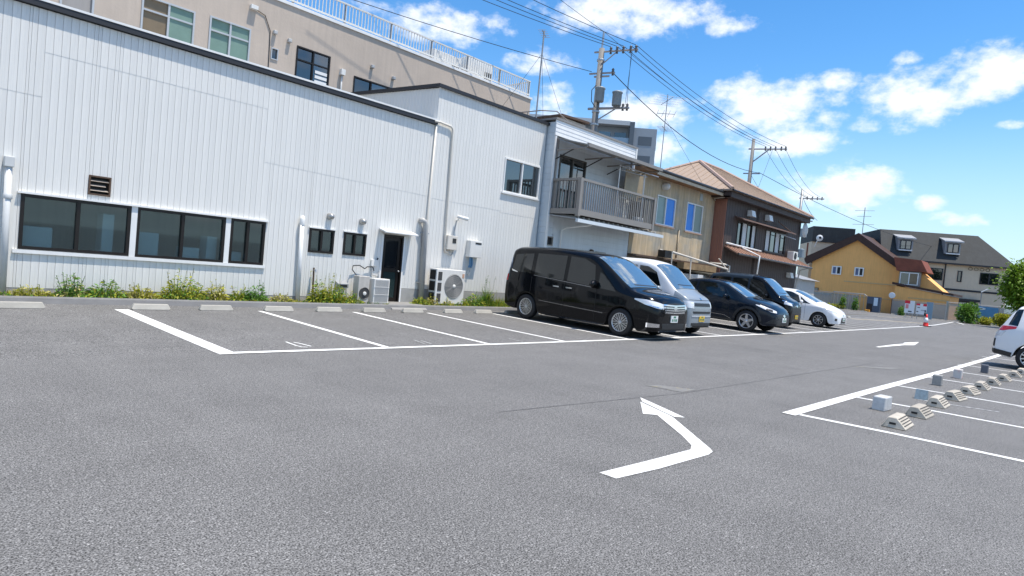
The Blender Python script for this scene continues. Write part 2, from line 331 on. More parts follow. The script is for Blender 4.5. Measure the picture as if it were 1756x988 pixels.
# ------------------------------------------------------------------ window builder (facade faces -y)
def window(root, x0, x1, z0, z1, y, n=2, fmat=DBROWN, gmat=FROST, fw_=.05, sill=None, name='window', proud=.03, depth=.09, label=None, split=None):
    mb = MB()
    for a in ((x0, x1, z1-fw_, z1), (x0, x1, z0, z0+fw_), (x0, x0+fw_, z0+fw_, z1-fw_), (x1-fw_, x1, z0+fw_, z1-fw_)): mb.box(a[0], a[1], y-proud, y+depth, a[2], a[3])
    xs = [x0+(x1-x0)*i/n for i in range(n+1)]
    for x in xs[1:-1]: mb.box(x-fw_*.55, x+fw_*.55, y-proud*.5, y+depth*.8, z0+fw_, z1-fw_)
    if split: mb.box(x0+fw_, x1-fw_, y-proud*.4, y+depth*.7, split-fw_*.5, split+fw_*.5)
    w = mb.build(name, fmat, root)
    if label: w['label'] = label
    for i in range(n):
        a = xs[i]+(fw_ if i == 0 else fw_*.5); b = xs[i+1]-(fw_ if i == n-1 else fw_*.5); dy = .018 if i % 2 else .042
        for p, q in (((z0+fw_, split-fw_*.5), (split+fw_*.5, z1-fw_)) if split else ((z0+fw_, z1-fw_),)):
            g = gmat[i % len(gmat)] if isinstance(gmat, (list, tuple)) else gmat
            MB().box(a, b, y+dy, y+dy+.006, p, q).build('pane', g, w)
    if sill: MB().box(x0-.05, x1+.05, y-.07, y+.02, z0-.055, z0-.004).build('sill', sill, w)
    return w
# ------------------------------------------------------------------ white clad building
wb = thing('clad_building', 'long white metal clad building with brown framed windows and a side door', 'building', (7, 17, 0))
OPS = [(2.18, 3.93, .96, 1.95), (4.04, 5.78, .95, 1.95), (5.90, 6.69, .95, 1.95), (7.8, 8.48, 1.35, 1.94), (8.76, 9.43, 1.36, 1.94), (9.97, 10.64, .17, 2.01), (3.18, 3.55, 2.08, 2.45)]
OP2 = (14.33, 16.06, 3.81, 4.9)
YW = 14.14
mb = MB()
for a, b, c, d in cells(-1.4, 11.44, .05, 5.2, OPS): mb.box(a, b, YW+.02, YW+.16, c, d)
mb.box(-1.4, -1.25, YW+.16, 19.8, .05, 5.2); mb.box(-1.4, 11.4, 19.7, 19.85, .05, 5.2); mb.box(-1.25, 11.4, 14.3, 19.7, .05, .16)
mb.build('wall', WHITE, wb)
mb = MB()
for a, b, c, d in cells(11.44, 16.2, .57, 6.3, [OP2]): mb.box(a, b, YW+.02, YW+.16, c, d)
mb.box(16.06, 16.2, YW+.16, 18.7, .57, 6.3); mb.prism([(YW+.16, 5.1), (YW+.16, 6.3), (18.8, 6.6), (18.8, 5.1)], 'x', 11.46, 11.58)
mb.build('wall', WHITE, wb, label='taller white wall end with sloping roof')
MB().box(10.7, 16.2, YW-.012, YW+.15, .02, .56).build('foundation', CONC, wb)
MB().box(-1.4, 9.9, YW+.001, YW+.15, .02, .262).build('foundation', CONC, wb)
panel = unit('siding_panel', MB().prism([(0, .024), (0, .0036), (.035, 0), (.48, 0), (.5, .0015), (.52, 0), (.965, 0), (1, .0036), (1, .024)], 'z', 0, 1), WHITE)
bps = [-1.4+.122*i for i in range(200) if -1.4+.122*i < 16.2]+[11.44, 16.2]
ends = [v for o in OPS+[OP2] for v in o[:2]]
bps = sorted([b for b in bps if all(abs(b-e) > .04 for e in ends)]+ends)
for a, b in zip(bps, bps[1:]):
    m = (a+b)/2; tall = m > 11.44; z0 = .26 if m < 10.66 else .57; z1 = 6.36 if tall else 5.26
    ops = [o for o in OPS+[OP2] if o[0] < m < o[1]]
    seams = [4.52] if 2.35 < m < 6.6 else [3.72] if m <= 2.35 else [3.32-(m-6.6)*.018]
    if tall: seams = [3.2, 5.05] if m < 14.3 else [3.15]
    for _, _, p, q in cells(a, b, z0, z1, ops):
        zz = [p]+[s_ for s_ in seams if p+.2 < s_ < q-.2]+[q]
        for u, v in zip(zz, zz[1:]): inst(panel, 'siding_panel', wb, (a+.0015, YW-.004-(.003 if u > p else 0), u+(.0 if u == p else -.01)), (b-a-.003, 1, v-u))
ret = unit('siding_panel', MB().prism([(.024, 0), (.009, 0), (0, .07), (0, .93), (.009, 1), (.024, 1)], 'z', 0, 1), WHITE)
for i in range(31):
    y = 14.16+.15*i; inst(ret, 'siding_panel', wb, (11.436, y, 5.2), (1, .147, 1.12+i*.0098))
MB().box(-1.5, 11.42, YW-.09, YW+.1, 5.262, 5.36).build('roof_trim', BLACKTRIM, wb)
MB().box(-1.5, 11.42, YW-.1, YW+.12, 5.363, 5.405).build('roof_flashing', WTRIM, wb)
mb = MB(); mb.prism([(YW-.09, 6.33), (YW-.09, 6.42), (18.95, 6.72), (18.95, 6.63)], 'x', 11.36, 16.3); mb.build('roof', BLACKTRIM, wb)
MB().box(-1.4, 11.43, YW+.14, 19.8, 5.2, 5.34).build('roof', STEELG, wb)
for k, o in enumerate(OPS[:3]):
    window(wb, o[0], o[1], o[2], o[3], YW, 2, DBROWN, FROST, .055)
MB().box(2.1, 6.74, YW-.045, YW-.006, .885, .95).build('sill', WTRIM, wb); MB().box(2.12, 6.74, YW-.07, YW-.006, 1.952, 1.985).build('drip_cap', WTRIM, wb)
for x in (3.93, 5.78): MB().box(x+.003, x+.11, YW-.035, YW-.006, .952, 1.95).build('mullion', WTRIM, wb)
for o in OPS[3:5]:
    window(wb, *o, YW, 2, DBROWN, FROST, .05); MB().box(o[0]-.03, o[1]+.03, YW-.05, YW-.006, o[3]+.003, o[3]+.03).build('drip_cap', WTRIM, wb)
window(wb, *OP2, YW, 2, WTRIM, GLASS, .045, WTRIM)
# louvred vent
mb = MB(); x0, x1, z0, z1 = OPS[6]
for a in ((x0, x1, z1-.03, z1), (x0, x1, z0, z0+.03), (x0, x0+.03, z0+.03, z1-.03), (x1-.03, x1, z0+.03, z1-.03)): mb.box(a[0], a[1], YW-.03, YW+.12, a[2], a[3])
RUST = M('rusty_brown', (.09, .055, .035), .7, var=.4, vs=20)
v = mb.build('vent', RUST, wb, label='rusty louvred vent above the long windows'); MB().box(x0+.03, x1-.03, YW+.1, YW+.115, z0+.03, z1-.03).build('back', BLACK, v)
for k in range(3): MB().prism([(YW-.02, z0+.08+.09*k), (YW-.012, z0+.09+.09*k), (YW+.06, z0+.12+.09*k), (YW+.052, z0+.11+.09*k)], 'x', x0+.035, x1-.035-.05*(k % 2)).build('slat', M('faded_slat', (.3, .26, .22), .7, var=.3, vs=30), v)
# side door
d = MB(); x0, x1, z0, z1 = OPS[5]
for a in ((x0, x1, z1-.06, z1), (x0, x0+.05, z0, z1-.06), (x1-.05, x1, z0, z1-.06)): d.box(a[0], a[1], YW-.03, YW+.12, a[2], a[3])
door = d.build('door', DBROWN, wb, label='narrow dark glazed side door')
lf = MB(); X0, X1 = x0+.055, x1-.055
for a in ((X0, X0+.06, z0+.02, z1-.07), (X1-.09, X1, z0+.02, z1-.07), (X0+.06, X1-.09, z0+.02, z0+.13), (X0+.06, X1-.09, z1-.15, z1-.07), (X0+.06, X1-.09, 1.0, 1.1)): lf.box(a[0], a[1], YW+.02, YW+.06, a[2], a[3])
lf.build('leaf', DBROWN, door)
MB().box(X0+.06, X1-.09, YW+.035, YW+.045, 1.1, z1-.15).build('pane', M('black_pane', (.004, .006, .009), .08), door); MB().box(X0+.06, X1-.09, YW+.035, YW+.045, z0+.13, 1.0).build('pane', M('green_pane', (.018, .035, .035), .2), door)
MB().lathe([(.0, -.05), (.022, -.045), (.026, -.03), (.012, -.012), (.012, .02)], (X1-.045, YW+.0, 1.03), 10, 'y').build('handle', GALV, door, True)
MB().box(x1, x1+.05, YW-.03, YW-.005, .18, 2.0).build('door_trim', WTRIM, wb); MB().box(x0-.06, x0, YW-.03, YW-.005, .18, 2.0).build('door_trim', WTRIM, wb)
mb = MB(); mb.prism([(YW-.01, 2.16), (YW-.32, 2.08), (YW-.32, 2.05), (YW-.31, 2.045), (YW-.01, 2.12)], 'x', 9.8, 10.9); mb.build('door_canopy', WTRIM, wb)
# pipes on the wall
def pipe(root, pts, r, mat, n=10, name='downpipe'):
    o = MB().tube(pts, r, n).build(name, mat, root, True); return o
pipe(wb, [(1.97, YW-.09, 2.4), (1.99, YW-.09, .1)], .055, PVC); MB().lathe([(.062, 1.82), (.068, 1.83), (.068, 1.9), (.062, 1.91)], (1.98, YW-.09, 0), 12).build('pipe_collar', PVC, wb, True)
MB().box(1.9, 2.04, YW-.16, YW-.012, 2.38, 2.56).build('pipe_hood', PVC, wb, bevel=.01)
pipe(wb, [(7.55, YW-.085, 2.1), (7.59, YW-.085, .12)], .05, WTRIM); MB().lathe([(.058, 1.98), (.062, 2.0), (.062, 2.12), (.04, 2.2), (.0, 2.21)], (7.55, YW-.085, 0), 12).build('pipe_cap', WTRIM, wb, True)
pipe(wb, [(11.13, YW-.02, 2.5), (11.18, YW-.1, 2.52), (11.25, YW-.12, 2.48), (11.28, YW-.12, 2.38), (11.34, YW-.12, .12)], .078, M('grey_pipe', (.4, .4, .39), .45, var=.08, streak=.15), 12)
for z in (2.15, .75): MB().box(11.2, 11.42, YW-.13, YW-.005, z, z+.03).build('pipe_clip', GALV, wb)
pipe(wb, [(11.4, YW-.05, 5.28), (11.37, YW-.05, 2.6), (11.43, YW-.05, .6)], .027, PVCC, 8)
pipe(wb, [(11.3, YW-.1, 5.33), (11.5, YW-.06, 5.36), (11.92, YW-.06, 5.33), (12.0, YW-.06, 5.28), (12.02, YW-.06, 5.2), (12.1, YW-.06, 1.95), (12.14, YW-.06, 1.72), (12.24, YW-.06, 1.7), (12.25, YW-.06, 1.76)], .03, PVCC, 8)
for x, z in ((8.31, 2.28), (9.25, 2.26)):
    MB().lathe([(.0, -.17), (.04, -.16), (.075, -.12), (.085, -.06), (.085, -.01)], (x, YW, z), 14, 'y').build('vent_hood', M('hood_metal', (.4, .4, .39), .35, metal=.6), wb, True)
# cabinets stored behind the frosted windows
PALE = M('pale_box', (.82, .86, .88), .6)
for x, w, h, y, lb in ((2.45, .55, 1.38, 14.4, 'pale cabinet showing through the left end of the long window'), (3.62, .2, 1.75, 14.4, 'tall pale post showing through the long window'), (4.3, .5, 1.46, 14.4, 'pale cabinet behind the middle of the long window'), (5.2, .35, 1.22, 14.4, 'low white box behind the long window beside the mullion'), (5.63, .22, 1.5, 14.4, 'stack of pale boxes behind the right mullion'), (6.12, .35, 1.2, 14.4, 'low pale box behind the narrow end window')):
    o = MB().box(x-w/2, x+w/2, y, y+.4, .165, h).build('storage_cabinet', PALE, None, bevel=.01); tag(o, lb, 'cabinet', 'cabinets behind the frosted windows')
# wall fittings
m_ = thing('meter_box', 'cream electricity meter box on the white clad wall', 'meter box', (12.32, YW, 1.95))
MB().box(12.12, 12.5, YW-.16, YW-.006, 1.78, 2.2).build('case', PVCC, m_, bevel=.012); MB().box(12.3, 12.44, YW-.168, YW-.162, 1.98, 2.12).build('meter_window', DARKIN, m_)
MB().tube([(12.3, YW-.05, 1.78), (12.31, YW-.05, 1.66), (12.38, YW-.05, 1.62), (12.44, YW-.05, 1.68), (12.45, YW-.05, 1.78)], .018, 6).build('cable', APPLG, m_)
c_ = thing('security_camera', 'white bullet security camera above the meter box', 'camera', (12.52, YW, 2.75))
MB().tube([(12.52, YW-.006, 2.68), (12.52, YW-.1, 2.7)], .03, 8).build('bracket', WTRIM, c_); MB().tube([(12.44, YW-.12, 2.78), (12.72, YW-.3, 2.73)], .055, 10).build('body', WTRIM, c_, True); MB().tube([(12.52, YW-.015, 2.66), (12.42, YW-.015, 2.2)], .01, 6).build('cable', APPLG, c_)
h_ = thing('water_heater', 'white wall mounted water heater with blue wrapped pipes', 'water heater', (13.25, YW, 1.85))
MB().box(13.0, 13.5, YW-.2, YW-.006, 1.62, 2.13).build('case', APPL, h_, bevel=.012); MB().box(13.2, 13.45, YW-.207, YW-.202, 2.03, 2.08).build('exhaust', BLACK, h_)
for k, x in enumerate((13.12, 13.2)): MB().tube([(x, YW-.1, 1.62), (x+.02, YW-.1, 1.4), (x, YW-.08, 1.3)], .028, 6).build('pipe', M('blue_wrap', (.1, .25, .42), .6), h_)
MB().tube([(13.12, YW-.08, 1.3), (13.1, YW-.06, 1.1), (13.16, YW-.06, 1.05), (13.2, YW-.06, 1.2)], .012, 6).build('hose', APPLG, h_)
# air conditioner units
def fan_guard(mb, c, r, n=6):
    for k in range(n): 
        rr = r*(k+1)/n; mb.tube([(c[0]+rr*math.cos(t), c[1], c[2]+rr*math.sin(t)) for t in [2*math.pi*i/20 for i in range(21)]], .005, 4, cap=False)
    for k in range(6):
        t = math.pi*k/6; mb.tube([(c[0]-r*math.cos(t), c[1], c[2]-r*math.sin(t)), (c[0]+r*math.cos(t), c[1], c[2]+r*math.sin(t))], .003, 4)
ac = thing('condenser_unit', 'large white condenser unit with one round fan beside the water heater', 'condenser', (12.2, 13.8, 0))
x0, x1, y0, y1, z0, z1 = 11.56, 12.66, 13.68, 14.0, .2, 1.2
MB().box(x0, x1, y0, y1, z0, z1).build('case', APPL, ac, bevel=.015)
fc = (12.24, y0-.012, .72); MB().lathe([(.001, -.004), (.33, -.004), (.345, -.012), (.36, -.004)], (fc[0], y0, fc[2]), 28, 'y').build('fan_recess', M('fan_dark', (.2, .2, .19), .5), ac)
g = MB(); fan_guard(g, fc, .34); gg = g.build('fan_guard', APPLG, ac); MB().lathe([(.0, -.03), (.05, -.028), (.06, -.01)], (fc[0], y0, fc[2]), 14, 'y').build('fan_hub', APPL, gg, True)
for k in range(3): MB().box(x0-.012, x0-.002, y0+.04, y1-.04, .25+.32*k, .52+.32*k).build('side_grille', BLACK, ac)
for k in range(3): MB().box(x0+.06, x0+.2, y0-.01, y0-.002, .26+.31*k, .5+.31*k).build('side_grille', M('grille_dark', (.06, .06, .06), .6), ac)
MB().box(12.54, 12.62, y0-.006, y0-.001, .98, 1.1).build('rating_plate', M('plate_orange', (.55, .33, .22), .6, var=.3, vs=40), ac)
MB().box(x0+.02, x1-.02, y0+.02, y1-.02, .14, .2).build('foot', CONC, ac)
a2 = thing('condenser_unit', 'small old condenser unit seen from its finned side by the dark door', 'condenser', (9.7, 13.8, 0))
MB().box(9.45, 9.93, 13.62, 13.9, .19, .82).build('case', APPL, a2, bevel=.012)
for k in range(16): MB().box(9.49+.026*k, 9.50+.026*k, 13.608, 13.62, .22, .79).build('fin', APPLG, a2)
for k in range(2): MB().box(9.46, 9.92, 13.606, 13.614, .4+.2*k, .412+.2*k).build('fin_bar', APPL, a2)
MB().box(9.4, 9.96, 13.6, 13.92, .145, .19).build('foot', CONC, a2)
a3 = thing('condenser_unit', 'small weathered condenser unit with dark round fan and looping hose', 'condenser', (9.2, 13.9, 0))
MB().box(9.03, 9.36, 13.7, 13.95, .19, .86).build('case', M('weathered_case', (.5, .48, .44), .6, var=.15, streak=.15), a3, bevel=.012)
MB().lathe([(.001, -.004), (.14, -.004), (.15, -.014), (.16, -.003)], (9.22, 13.7, .42), 20, 'y').build('fan', M('fan_black', (.05, .05, .05), .5), a3); MB().lathe([(.0, -.03), (.05, -.02), (.05, -.004)], (9.22, 13.69, .42), 10, 'y').build('fan_hub', APPL, a3)
MB().tube([(9.1, 13.9, .84), (9.0, 14.0, 1.0), (9.05, 14.05, 1.1), (9.25, 14.06, 1.12), (9.42, 14.07, 1.04), (9.5, 14.07, 1.1), (9.68, 14.08, 1.1), (9.72, 14.08, 1.0)], .014, 6).build('hose', BLACK, a3)
MB().box(9.0, 9.38, 13.68, 13.97, .145, .19).build('foot', CONC, a3)
tp = thing('tap_box', 'small pipe fittings on the white wall beside the dark door', 'pipe fitting', (9.75, YW, 1.1))
MB().box(9.62, 9.82, YW-.06, YW-.006, 1.12, 1.3).build('box', APPL, tp, bevel=.01); MB().tube([(9.8, YW-.05, 1.3), (9.82, YW-.05, 1.35)], .02, 6).build('valve', BLACK, tp); MB().tube([(9.66, YW-.05, 1.12), (9.67, YW-.05, .9), (9.85, YW-.05, .86), (9.9, YW-.05, 1.0)], .016, 6).build('pipe', APPLG, tp)
mbx = thing('wall_mailbox', 'small dark steel box low on the white wall above weeds', 'box', (8.75, YW, .6)); MB().prism([(YW-.16, .52), (YW-.16, .62), (YW-.006, .68), (YW-.006, .5)], 'x', 8.62, 8.92).build('case', STEELG, mbx); MB().box(8.66, 8.88, YW-.166, YW-.161, .54, .6).build('slot', BLACK, mbx)
pw = thing('water_pipe', 'thin rusty upright water pipe with tap against white wall', 'pipe', (7.95, 14.05, 0)); MB().tube([(7.98, 14.05, .12), (7.95, 14.05, .98)], .022, 6).build('riser', RUST, pw); MB().tube([(7.95, 14.05, .92), (7.95, 13.95, .93), (7.95, 13.94, .87)], .016, 6).build('tap', GALV, pw)

# ------------------------------------------------------------------ house with the balcony
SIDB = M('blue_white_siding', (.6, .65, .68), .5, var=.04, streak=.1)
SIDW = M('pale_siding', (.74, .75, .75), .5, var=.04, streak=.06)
TAUPE = M('taupe_metal', (.27, .245, .22), .45, metal=.2, var=.06)
def lap(x0, x1, y, z0, z1, ops=(), h=.2, mb=None, axis='x'):
    mb = mb or MB(); z = z0
    while z < z1-.01:
        t = min(z+h, z1)
        for a, b, c, d in cells(x0, x1, z, t, ops):
            P = [(y-.014, c+.003), (y-.014, c+.016), (y-.006, d), (y+.03, d), (y+.03, c+.003)]
            if axis == 'x': mb.prism(P, 'x', a, b)
            else: mb.prism(P, 'y', a, b)
        z = t
    return mb
bh = thing('balcony_house', 'pale siding house with taupe balcony over a low porch roof', 'house', (18.8, 16, 0))
YH = 13.8; HW = (16.62, 18.12, 3.6, 5.42); DW = (16.32, 16.66, 2.28, 2.6)
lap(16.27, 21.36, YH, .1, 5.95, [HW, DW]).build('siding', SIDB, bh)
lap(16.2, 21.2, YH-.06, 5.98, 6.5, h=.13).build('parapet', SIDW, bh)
lap(13.8, 18.5, 16.27, .1, 6.45, axis='y').build('siding', SIDB, bh, label='shaded end wall of bluish siding')
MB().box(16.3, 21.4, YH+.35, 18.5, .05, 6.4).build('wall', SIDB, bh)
MB().box(16.17, 21.28, YH-.1, 18.5, 6.502, 6.57).build('parapet_cap', TAUPE, bh); MB().box(16.22, 16.3, YH-.075, YH-.03, .1, 5.96).build('corner_trim', WTRIM, bh); MB().box(21.16, 21.24, YH-.1, YH-.02, 5.96, 6.5).build('corner_trim', WTRIM, bh)
window(bh, *HW, YH-.01, 2, M('bronze', (.09, .08, .07), .4, metal=.4), GLASS, .05, proud=.035)
window(bh, *DW, YH-.01, 1, TAUPE, BLACK, .035, proud=.03)
# awning over the balcony
aw = MB(); aw.prism([(13.74, 5.93), (12.4, 5.62), (12.4, 5.585), (13.74, 5.9)], 'x', 16.3, 20.95); awn = aw.build('awning', M('smoked_sheet', (.3, .29, .27), .4, var=.1), bh)
MB().box(16.28, 20.98, 12.34, 12.42, 5.54, 5.65).build('awning_edge', TAUPE, awn)
for x in (16.34, 18.0, 19.4, 20.9):
    MB().tube([(x, 13.76, 5.5), (x, 12.45, 5.52)], .028, 6).build('bracket', TAUPE, awn); MB().tube([(x, 13.74, 5.2), (x, 13.0, 5.5)], .02, 6).build('strut', BLACK, awn)
for x in (16.36, 20.92): MB().box(x-.03, x+.03, 13.68, 13.74, 4.5, 5.9).build('post', TAUPE, awn)
# balcony
bc = MB(); bc.box(16.3, 21.05, 12.6, 13.74, 3.36, 3.44); bal = bc.build('balcony', TAUPE, bh)
pk = unit('baluster', MB().box(-.017, .017, -.012, .012, 0, 1), TAUPE)
for x in [16.5+.128*i for i in range(36)]: inst(pk, 'baluster', bal, (x, 12.57, 3.54), (1, 1, .94))
for y in [12.72+.145*i for i in range(7)]: inst(pk, 'baluster', bal, (16.34, y, 3.54), (1, 1.6, .94))
for y in [12.72+.145*i for i in range(7)]: inst(pk, 'baluster', bal, (21.0, y, 3.54), (1, 1.6, .94))
for a in ((16.28, 21.06, 12.53, 12.61, 4.46, 4.54), (16.28, 21.06, 12.53, 12.62, 3.34, 3.54), (16.28, 16.4, 12.62, 13.74, 3.36, 3.54), (16.29, 16.39, 12.62, 13.74, 4.46, 4.54), (20.95, 21.05, 12.62, 13.74, 4.46, 4.54), (20.95, 21.05, 12.62, 13.74, 3.36, 3.54)): MB().box(*a).build('rail', TAUPE, bal)
for x in (16.34, 20.98): MB().box(x-.065, x+.065, 12.51, 12.64, 3.3, 4.548).build('post', TAUPE, bal)
MB().box(16.35, 16.45, 13.62, 13.74, 3.54, 4.53).build('post', TAUPE, bal)
# clothes poles
for k, (x0, x1, z, y) in enumerate(((18.7, 21.4, 5.38, 12.75), (18.8, 20.9, 5.3, 12.95))):
    MB().tube([(x0, y, z), (x1, y, z+.03)], .022, 6).build('clothes_pole', GALV, bal)
for x in (18.9, 20.6): MB().tube([(x, 12.85, 3.44), (x, 12.85, 5.36)], .022, 6).build('clothes_post', WTRIM, bal)
o = MB(); o.tube([(19.3, 13.0, 3.45), (19.36, 13.1, 4.35), (19.5, 13.25, 3.45)], .014, 6); o.tube([(19.75, 13.0, 3.45), (19.7, 13.1, 4.35), (19.55, 13.25, 3.45)], .014, 6); o.tube([(19.3, 13.05, 3.9), (19.76, 13.05, 3.9)], .014, 6); o.tube([(19.3, 13.05, 4.35), (19.76, 13.05, 4.35)], .014, 6)
tag(o.build('drying_rack', WTRIM), 'folding white drying rack standing on the balcony', 'drying rack')
o = MB().box(20.35, 20.8, 12.85, 13.1, 3.444, 3.75).build('laundry_basket', WTRIM, bevel=.03); tag(o, 'small white basket on the balcony floor', 'basket')
MB().box(21.24, 21.3, 13.3, 13.8, 3.5, 5.5).build('screen', TAUPE, bh)
MB().box(19.95, 21.2, 13.28, 13.3, 4.4, 5.5).build('screen', M('amber_screen', (.3, .22, .12), .35, var=.25, vs=3), bh)
# porch roof under the balcony
pr = MB(); pr.prism([(13.78, 3.34), (12.62, 3.24), (12.62, 3.2), (13.78, 3.3)], 'x', 16.28, 21.75); por = pr.build('porch_roof', M('corrugate', (.3, .3, .3), .5, var=.15), bh)
MB().box(16.28, 21.8, 12.5, 12.6, 3.1, 3.21).build('gutter', M('pale_gutter', (.6, .65, .68), .45), por)
for k in range(18): MB().tube([(16.5+.29*k, 12.64, 3.275), (16.5+.29*k, 13.7, 3.375)], .03, 6).build('rib', M('rib', (.42, .41, .39), .5), por)
pipe(bh, [(17.15, 12.55, 3.12), (17.2, 12.7, 3.08), (17.0, 13.5, 2.95), (16.98, 13.7, 2.85), (16.98, 13.72, .1)], .032, WTRIM, 8)
MB().lathe([(.0, -.1), (.1, -.08), (.11, 0)], (18.9, YH-.03, 2.25), 12, 'y').build('vent_hood', RUST, bh); window(bh, 19.2, 19.75, 1.9, 2.3, YH-.08, 1, TAUPE, M('grey_board', (.36, .34, .33), .6), .03)
# things on its flat roof
rb = thing('roof_hatch', 'small weathered box house on the flat roof behind the parapet', 'roof box', (18.6, 15.6, 6.4)); MB().box(18.2, 19.7, 15.2, 16.4, 6.4, 7.2).build('wall', M('weathered_ply', (.42, .38, .32), .7, var=.15, streak=.2), rb); MB().prism([(18.1, 7.2), (18.1, 7.28), (19.8, 7.36), (19.8, 7.28)], 'y', 15.1, 16.5).build('roof', RUST, rb)
rr = thing('roof_rail', 'low curved metal rail round the roof edge of the siding house', 'railing', (16.6, 15.3, 6.57))
MB().tube([(16.3, 16.6, 6.56), (16.3, 16.4, 6.95), (16.35, 14.6, 6.92), (16.6, 14.1, 6.9), (17.5, 14.0, 6.56)], .02, 6).build('rail', TAUPE, rr)
for y in (14.8, 15.2, 15.6, 16.0): MB().tube([(16.32, y, 6.57), (16.32, y, 6.93)], .014, 6).build('post', TAUPE, rr)
# ------------------------------------------------------------------ stained beige house
BEIGE = M('stained_render', (.54, .42, .265), .85, var=.12, vs=1.5, streak=.38, col2=(.33, .32, .28), c2s=.9, c2t=.55, c2w=.15, bump=.2, bs=30)
BLUEB = M('blue_board', (.04, .24, .7), .5, var=.1, vs=2); TEAL = M('teal_pane', (.2, .3, .29), .3, var=.12, vs=3)
hb = thing('beige_house', 'stained beige rendered house with blue boarded windows', 'house', (25, 16, 0))
W1 = (23.24, 24.8, 3.8, 5.02); W2 = (25.85, 27.38, 3.78, 5.07)
mb = MB()
for a, b, c, d in cells(21.42, 28.55, 2.42, 5.75, [W1, W2]): mb.box(a, b, YH, YH+.2, c, d)
mb.box(21.42, 28.55, 18, 18.2, 0, 5.7); mb.box(28.35, 28.55, YH+.2, 18, 0, 5.7)
mb.build('wall', BEIGE, hb)
MB().box(21.42, 28.5, YH+.15, YH+.3, 0, 2.4).build('lower_wall', M('recess_dark_wall', (.2, .18, .16), .85, var=.3), hb)  # lower wall coloured dark to read as a shaded recess
window(hb, *W1, YH, 2, WTRIM, [TEAL, BLUEB], .045, M('worn_sill', (.5, .33, .25), .7, var=.2), depth=.1); window(hb, *W2, YH, 2, WTRIM, [BLUEB, M('grey_green_pane', (.16, .22, .2), .3)], .045, M('worn_sill', (0, 0, 0)), depth=.1)
for x in (23.9, 26.6): MB().box(x-.01, x+.75, YH-.01, YH+.02, 3.5-.9, 3.52).build('rust_stain_board', BEIGE, hb)
MB().box(26.98, 27.25, YH-.02, YH+.02, 5.3, 5.62).build('vent_panel', M('vent_grey', (.36, .42, .44), .5), hb)
MB().lathe([(.0, -.3), (.1, -.28), (.16, -.18), (.16, -.01)], (23.65, YH, 5.42), 14, 'y').build('vent_hood', M('hood_white', (.6, .58, .54), .4), hb, True)
rf = MB(); rf.box(21.3, 28.62, 13.26, 18.3, 5.86, 5.93); roof = rf.build('roof', BLACKTRIM, hb)
MB().box(21.3, 28.6, 13.3, YH, 5.7, 5.855).build('soffit', M('brown_soffit', (.25, .13, .06), .7, var=.25, streak=.1), roof)
MB().box(22.1, 28.5, 13.2, 13.255, 5.66, 5.78).build('fascia', M('pale_fascia', (.5, .42, .31), .7, var=.15), roof)
MB().tube([(21.3, 13.2, 5.86), (28.66, 13.2, 5.84)], .06, 8).build('gutter', M('dark_gutter', (.03, .035, .04), .4), roof)
pipe(hb, [(28.5, 13.2, 5.8), (28.45, 13.3, 5.66), (28.2, 13.7, 5.56), (28.45, 13.74, 5.5)], .035, M('old_pipe', (.42, .38, .32), .6), 8)
pipe(hb, [(25.3, 13.76, 3.75), (25.28, 13.76, 2.5)], .03, BEIGE, 8)
MB().box(21.42, 28.5, 13.55, YH+.16, 2.34, 2.415).build('ledge', RUST, hb)
aw = MB(); aw.tube([(23.7, 13.1, 2.68), (28.3, 12.7, 2.25)], .045, 6); aw.tube([(23.7, 13.7, 2.75), (26.5, 13.3, 2.52)], .03, 6); aw.tube([(27.7, 12.9, 2.7), (28.7, 12.7, 2.0)], .03, 6); aw.tube([(23.7, 13.1, 2.68), (23.75, 13.1, 1.2)], .03, 6); aw.tube([(25.2, 13.0, 2.5), (25.1, 12.9, 1.4)], .03, 6)
aw.build('awning_frame', M('old_white_pipe', (.6, .55, .48), .5, var=.15), hb)
MB().box(25.0, 28.2, 13.2, 13.54, 2.05, 2.33).build('beam', M('old_wood', (.28, .19, .1), .8, var=.35, streak=.2), hb)
MB().box(23.3, 23.9, 13.2, 13.54, 2.42, 2.72).build('junk_box', BLACK, hb)
sh = thing('garden_shed', 'low off white shed with dark sagging lid by the brown house', 'shed', (26.6, 13, 0)); MB().box(25.2, 28.3, 12.6, 13.5, .03, 1.85).build('wall', WTRIM, sh); MB().prism([(12.4, 1.86), (12.4, 1.93), (13.52, 2.04), (13.52, 1.97)], 'x', 25.7, 28.7).build('roof', M('mossy_lid', (.06, .055, .04), .9, var=.3), sh)
o = MB().box(26.4, 27.9, 12.45, 12.5, 1.52, 1.64).build('red_board', M('red_board', (.55, .03, .05), .4), sh)
# ------------------------------------------------------------------ dark brown house
DWOOD = M('dark_cladding', (.055, .036, .03), .65, var=.15, streak=.3)
PINK = M('red_brown_sheet', (.34, .15, .1), .6, var=.1, streak=.22)
ROOFB = M('brown_roof_sheet', (.36, .27, .2), .65, var=.08, vs=2, streak=.1)
dh = thing('brown_house', 'dark brown clad house with tan hipped roof', 'house', (33.5, 16, 0))
YD = 13.2; D1 = (30.0, 32.4, 3.48, 4.72); D2 = (33.6, 36.5, 3.52, 4.68)
mb = MB()
for a, b, c, d in cells(28.7, 38.8, .05, 5.7, [D1, D2]): mb.box(a, b, YD+.03, YD+.25, c, d)
mb.box(38.55, 38.8, YD+.25, 20.5, .05, 5.7); mb.box(28.7, 38.8, 20.5, 20.7, .05, 5.7); mb.build('wall', DWOOD, dh)
bd = unit('board', MB().prism([(0, .03), (0, .008), (.06, 0), (.94, 0), (1, .008), (1, .03)], 'z', 0, 1), DWOOD)
x = 28.64
while x < 38.75:
    for _, _, p, q in cells(x, x+.3, .05, 5.62, [o for o in (D1, D2) if o[0] < x+.15 < o[1]]): inst(bd, 'board', dh, (x, YD, p), (.298, 1, q-p))
    x += .3
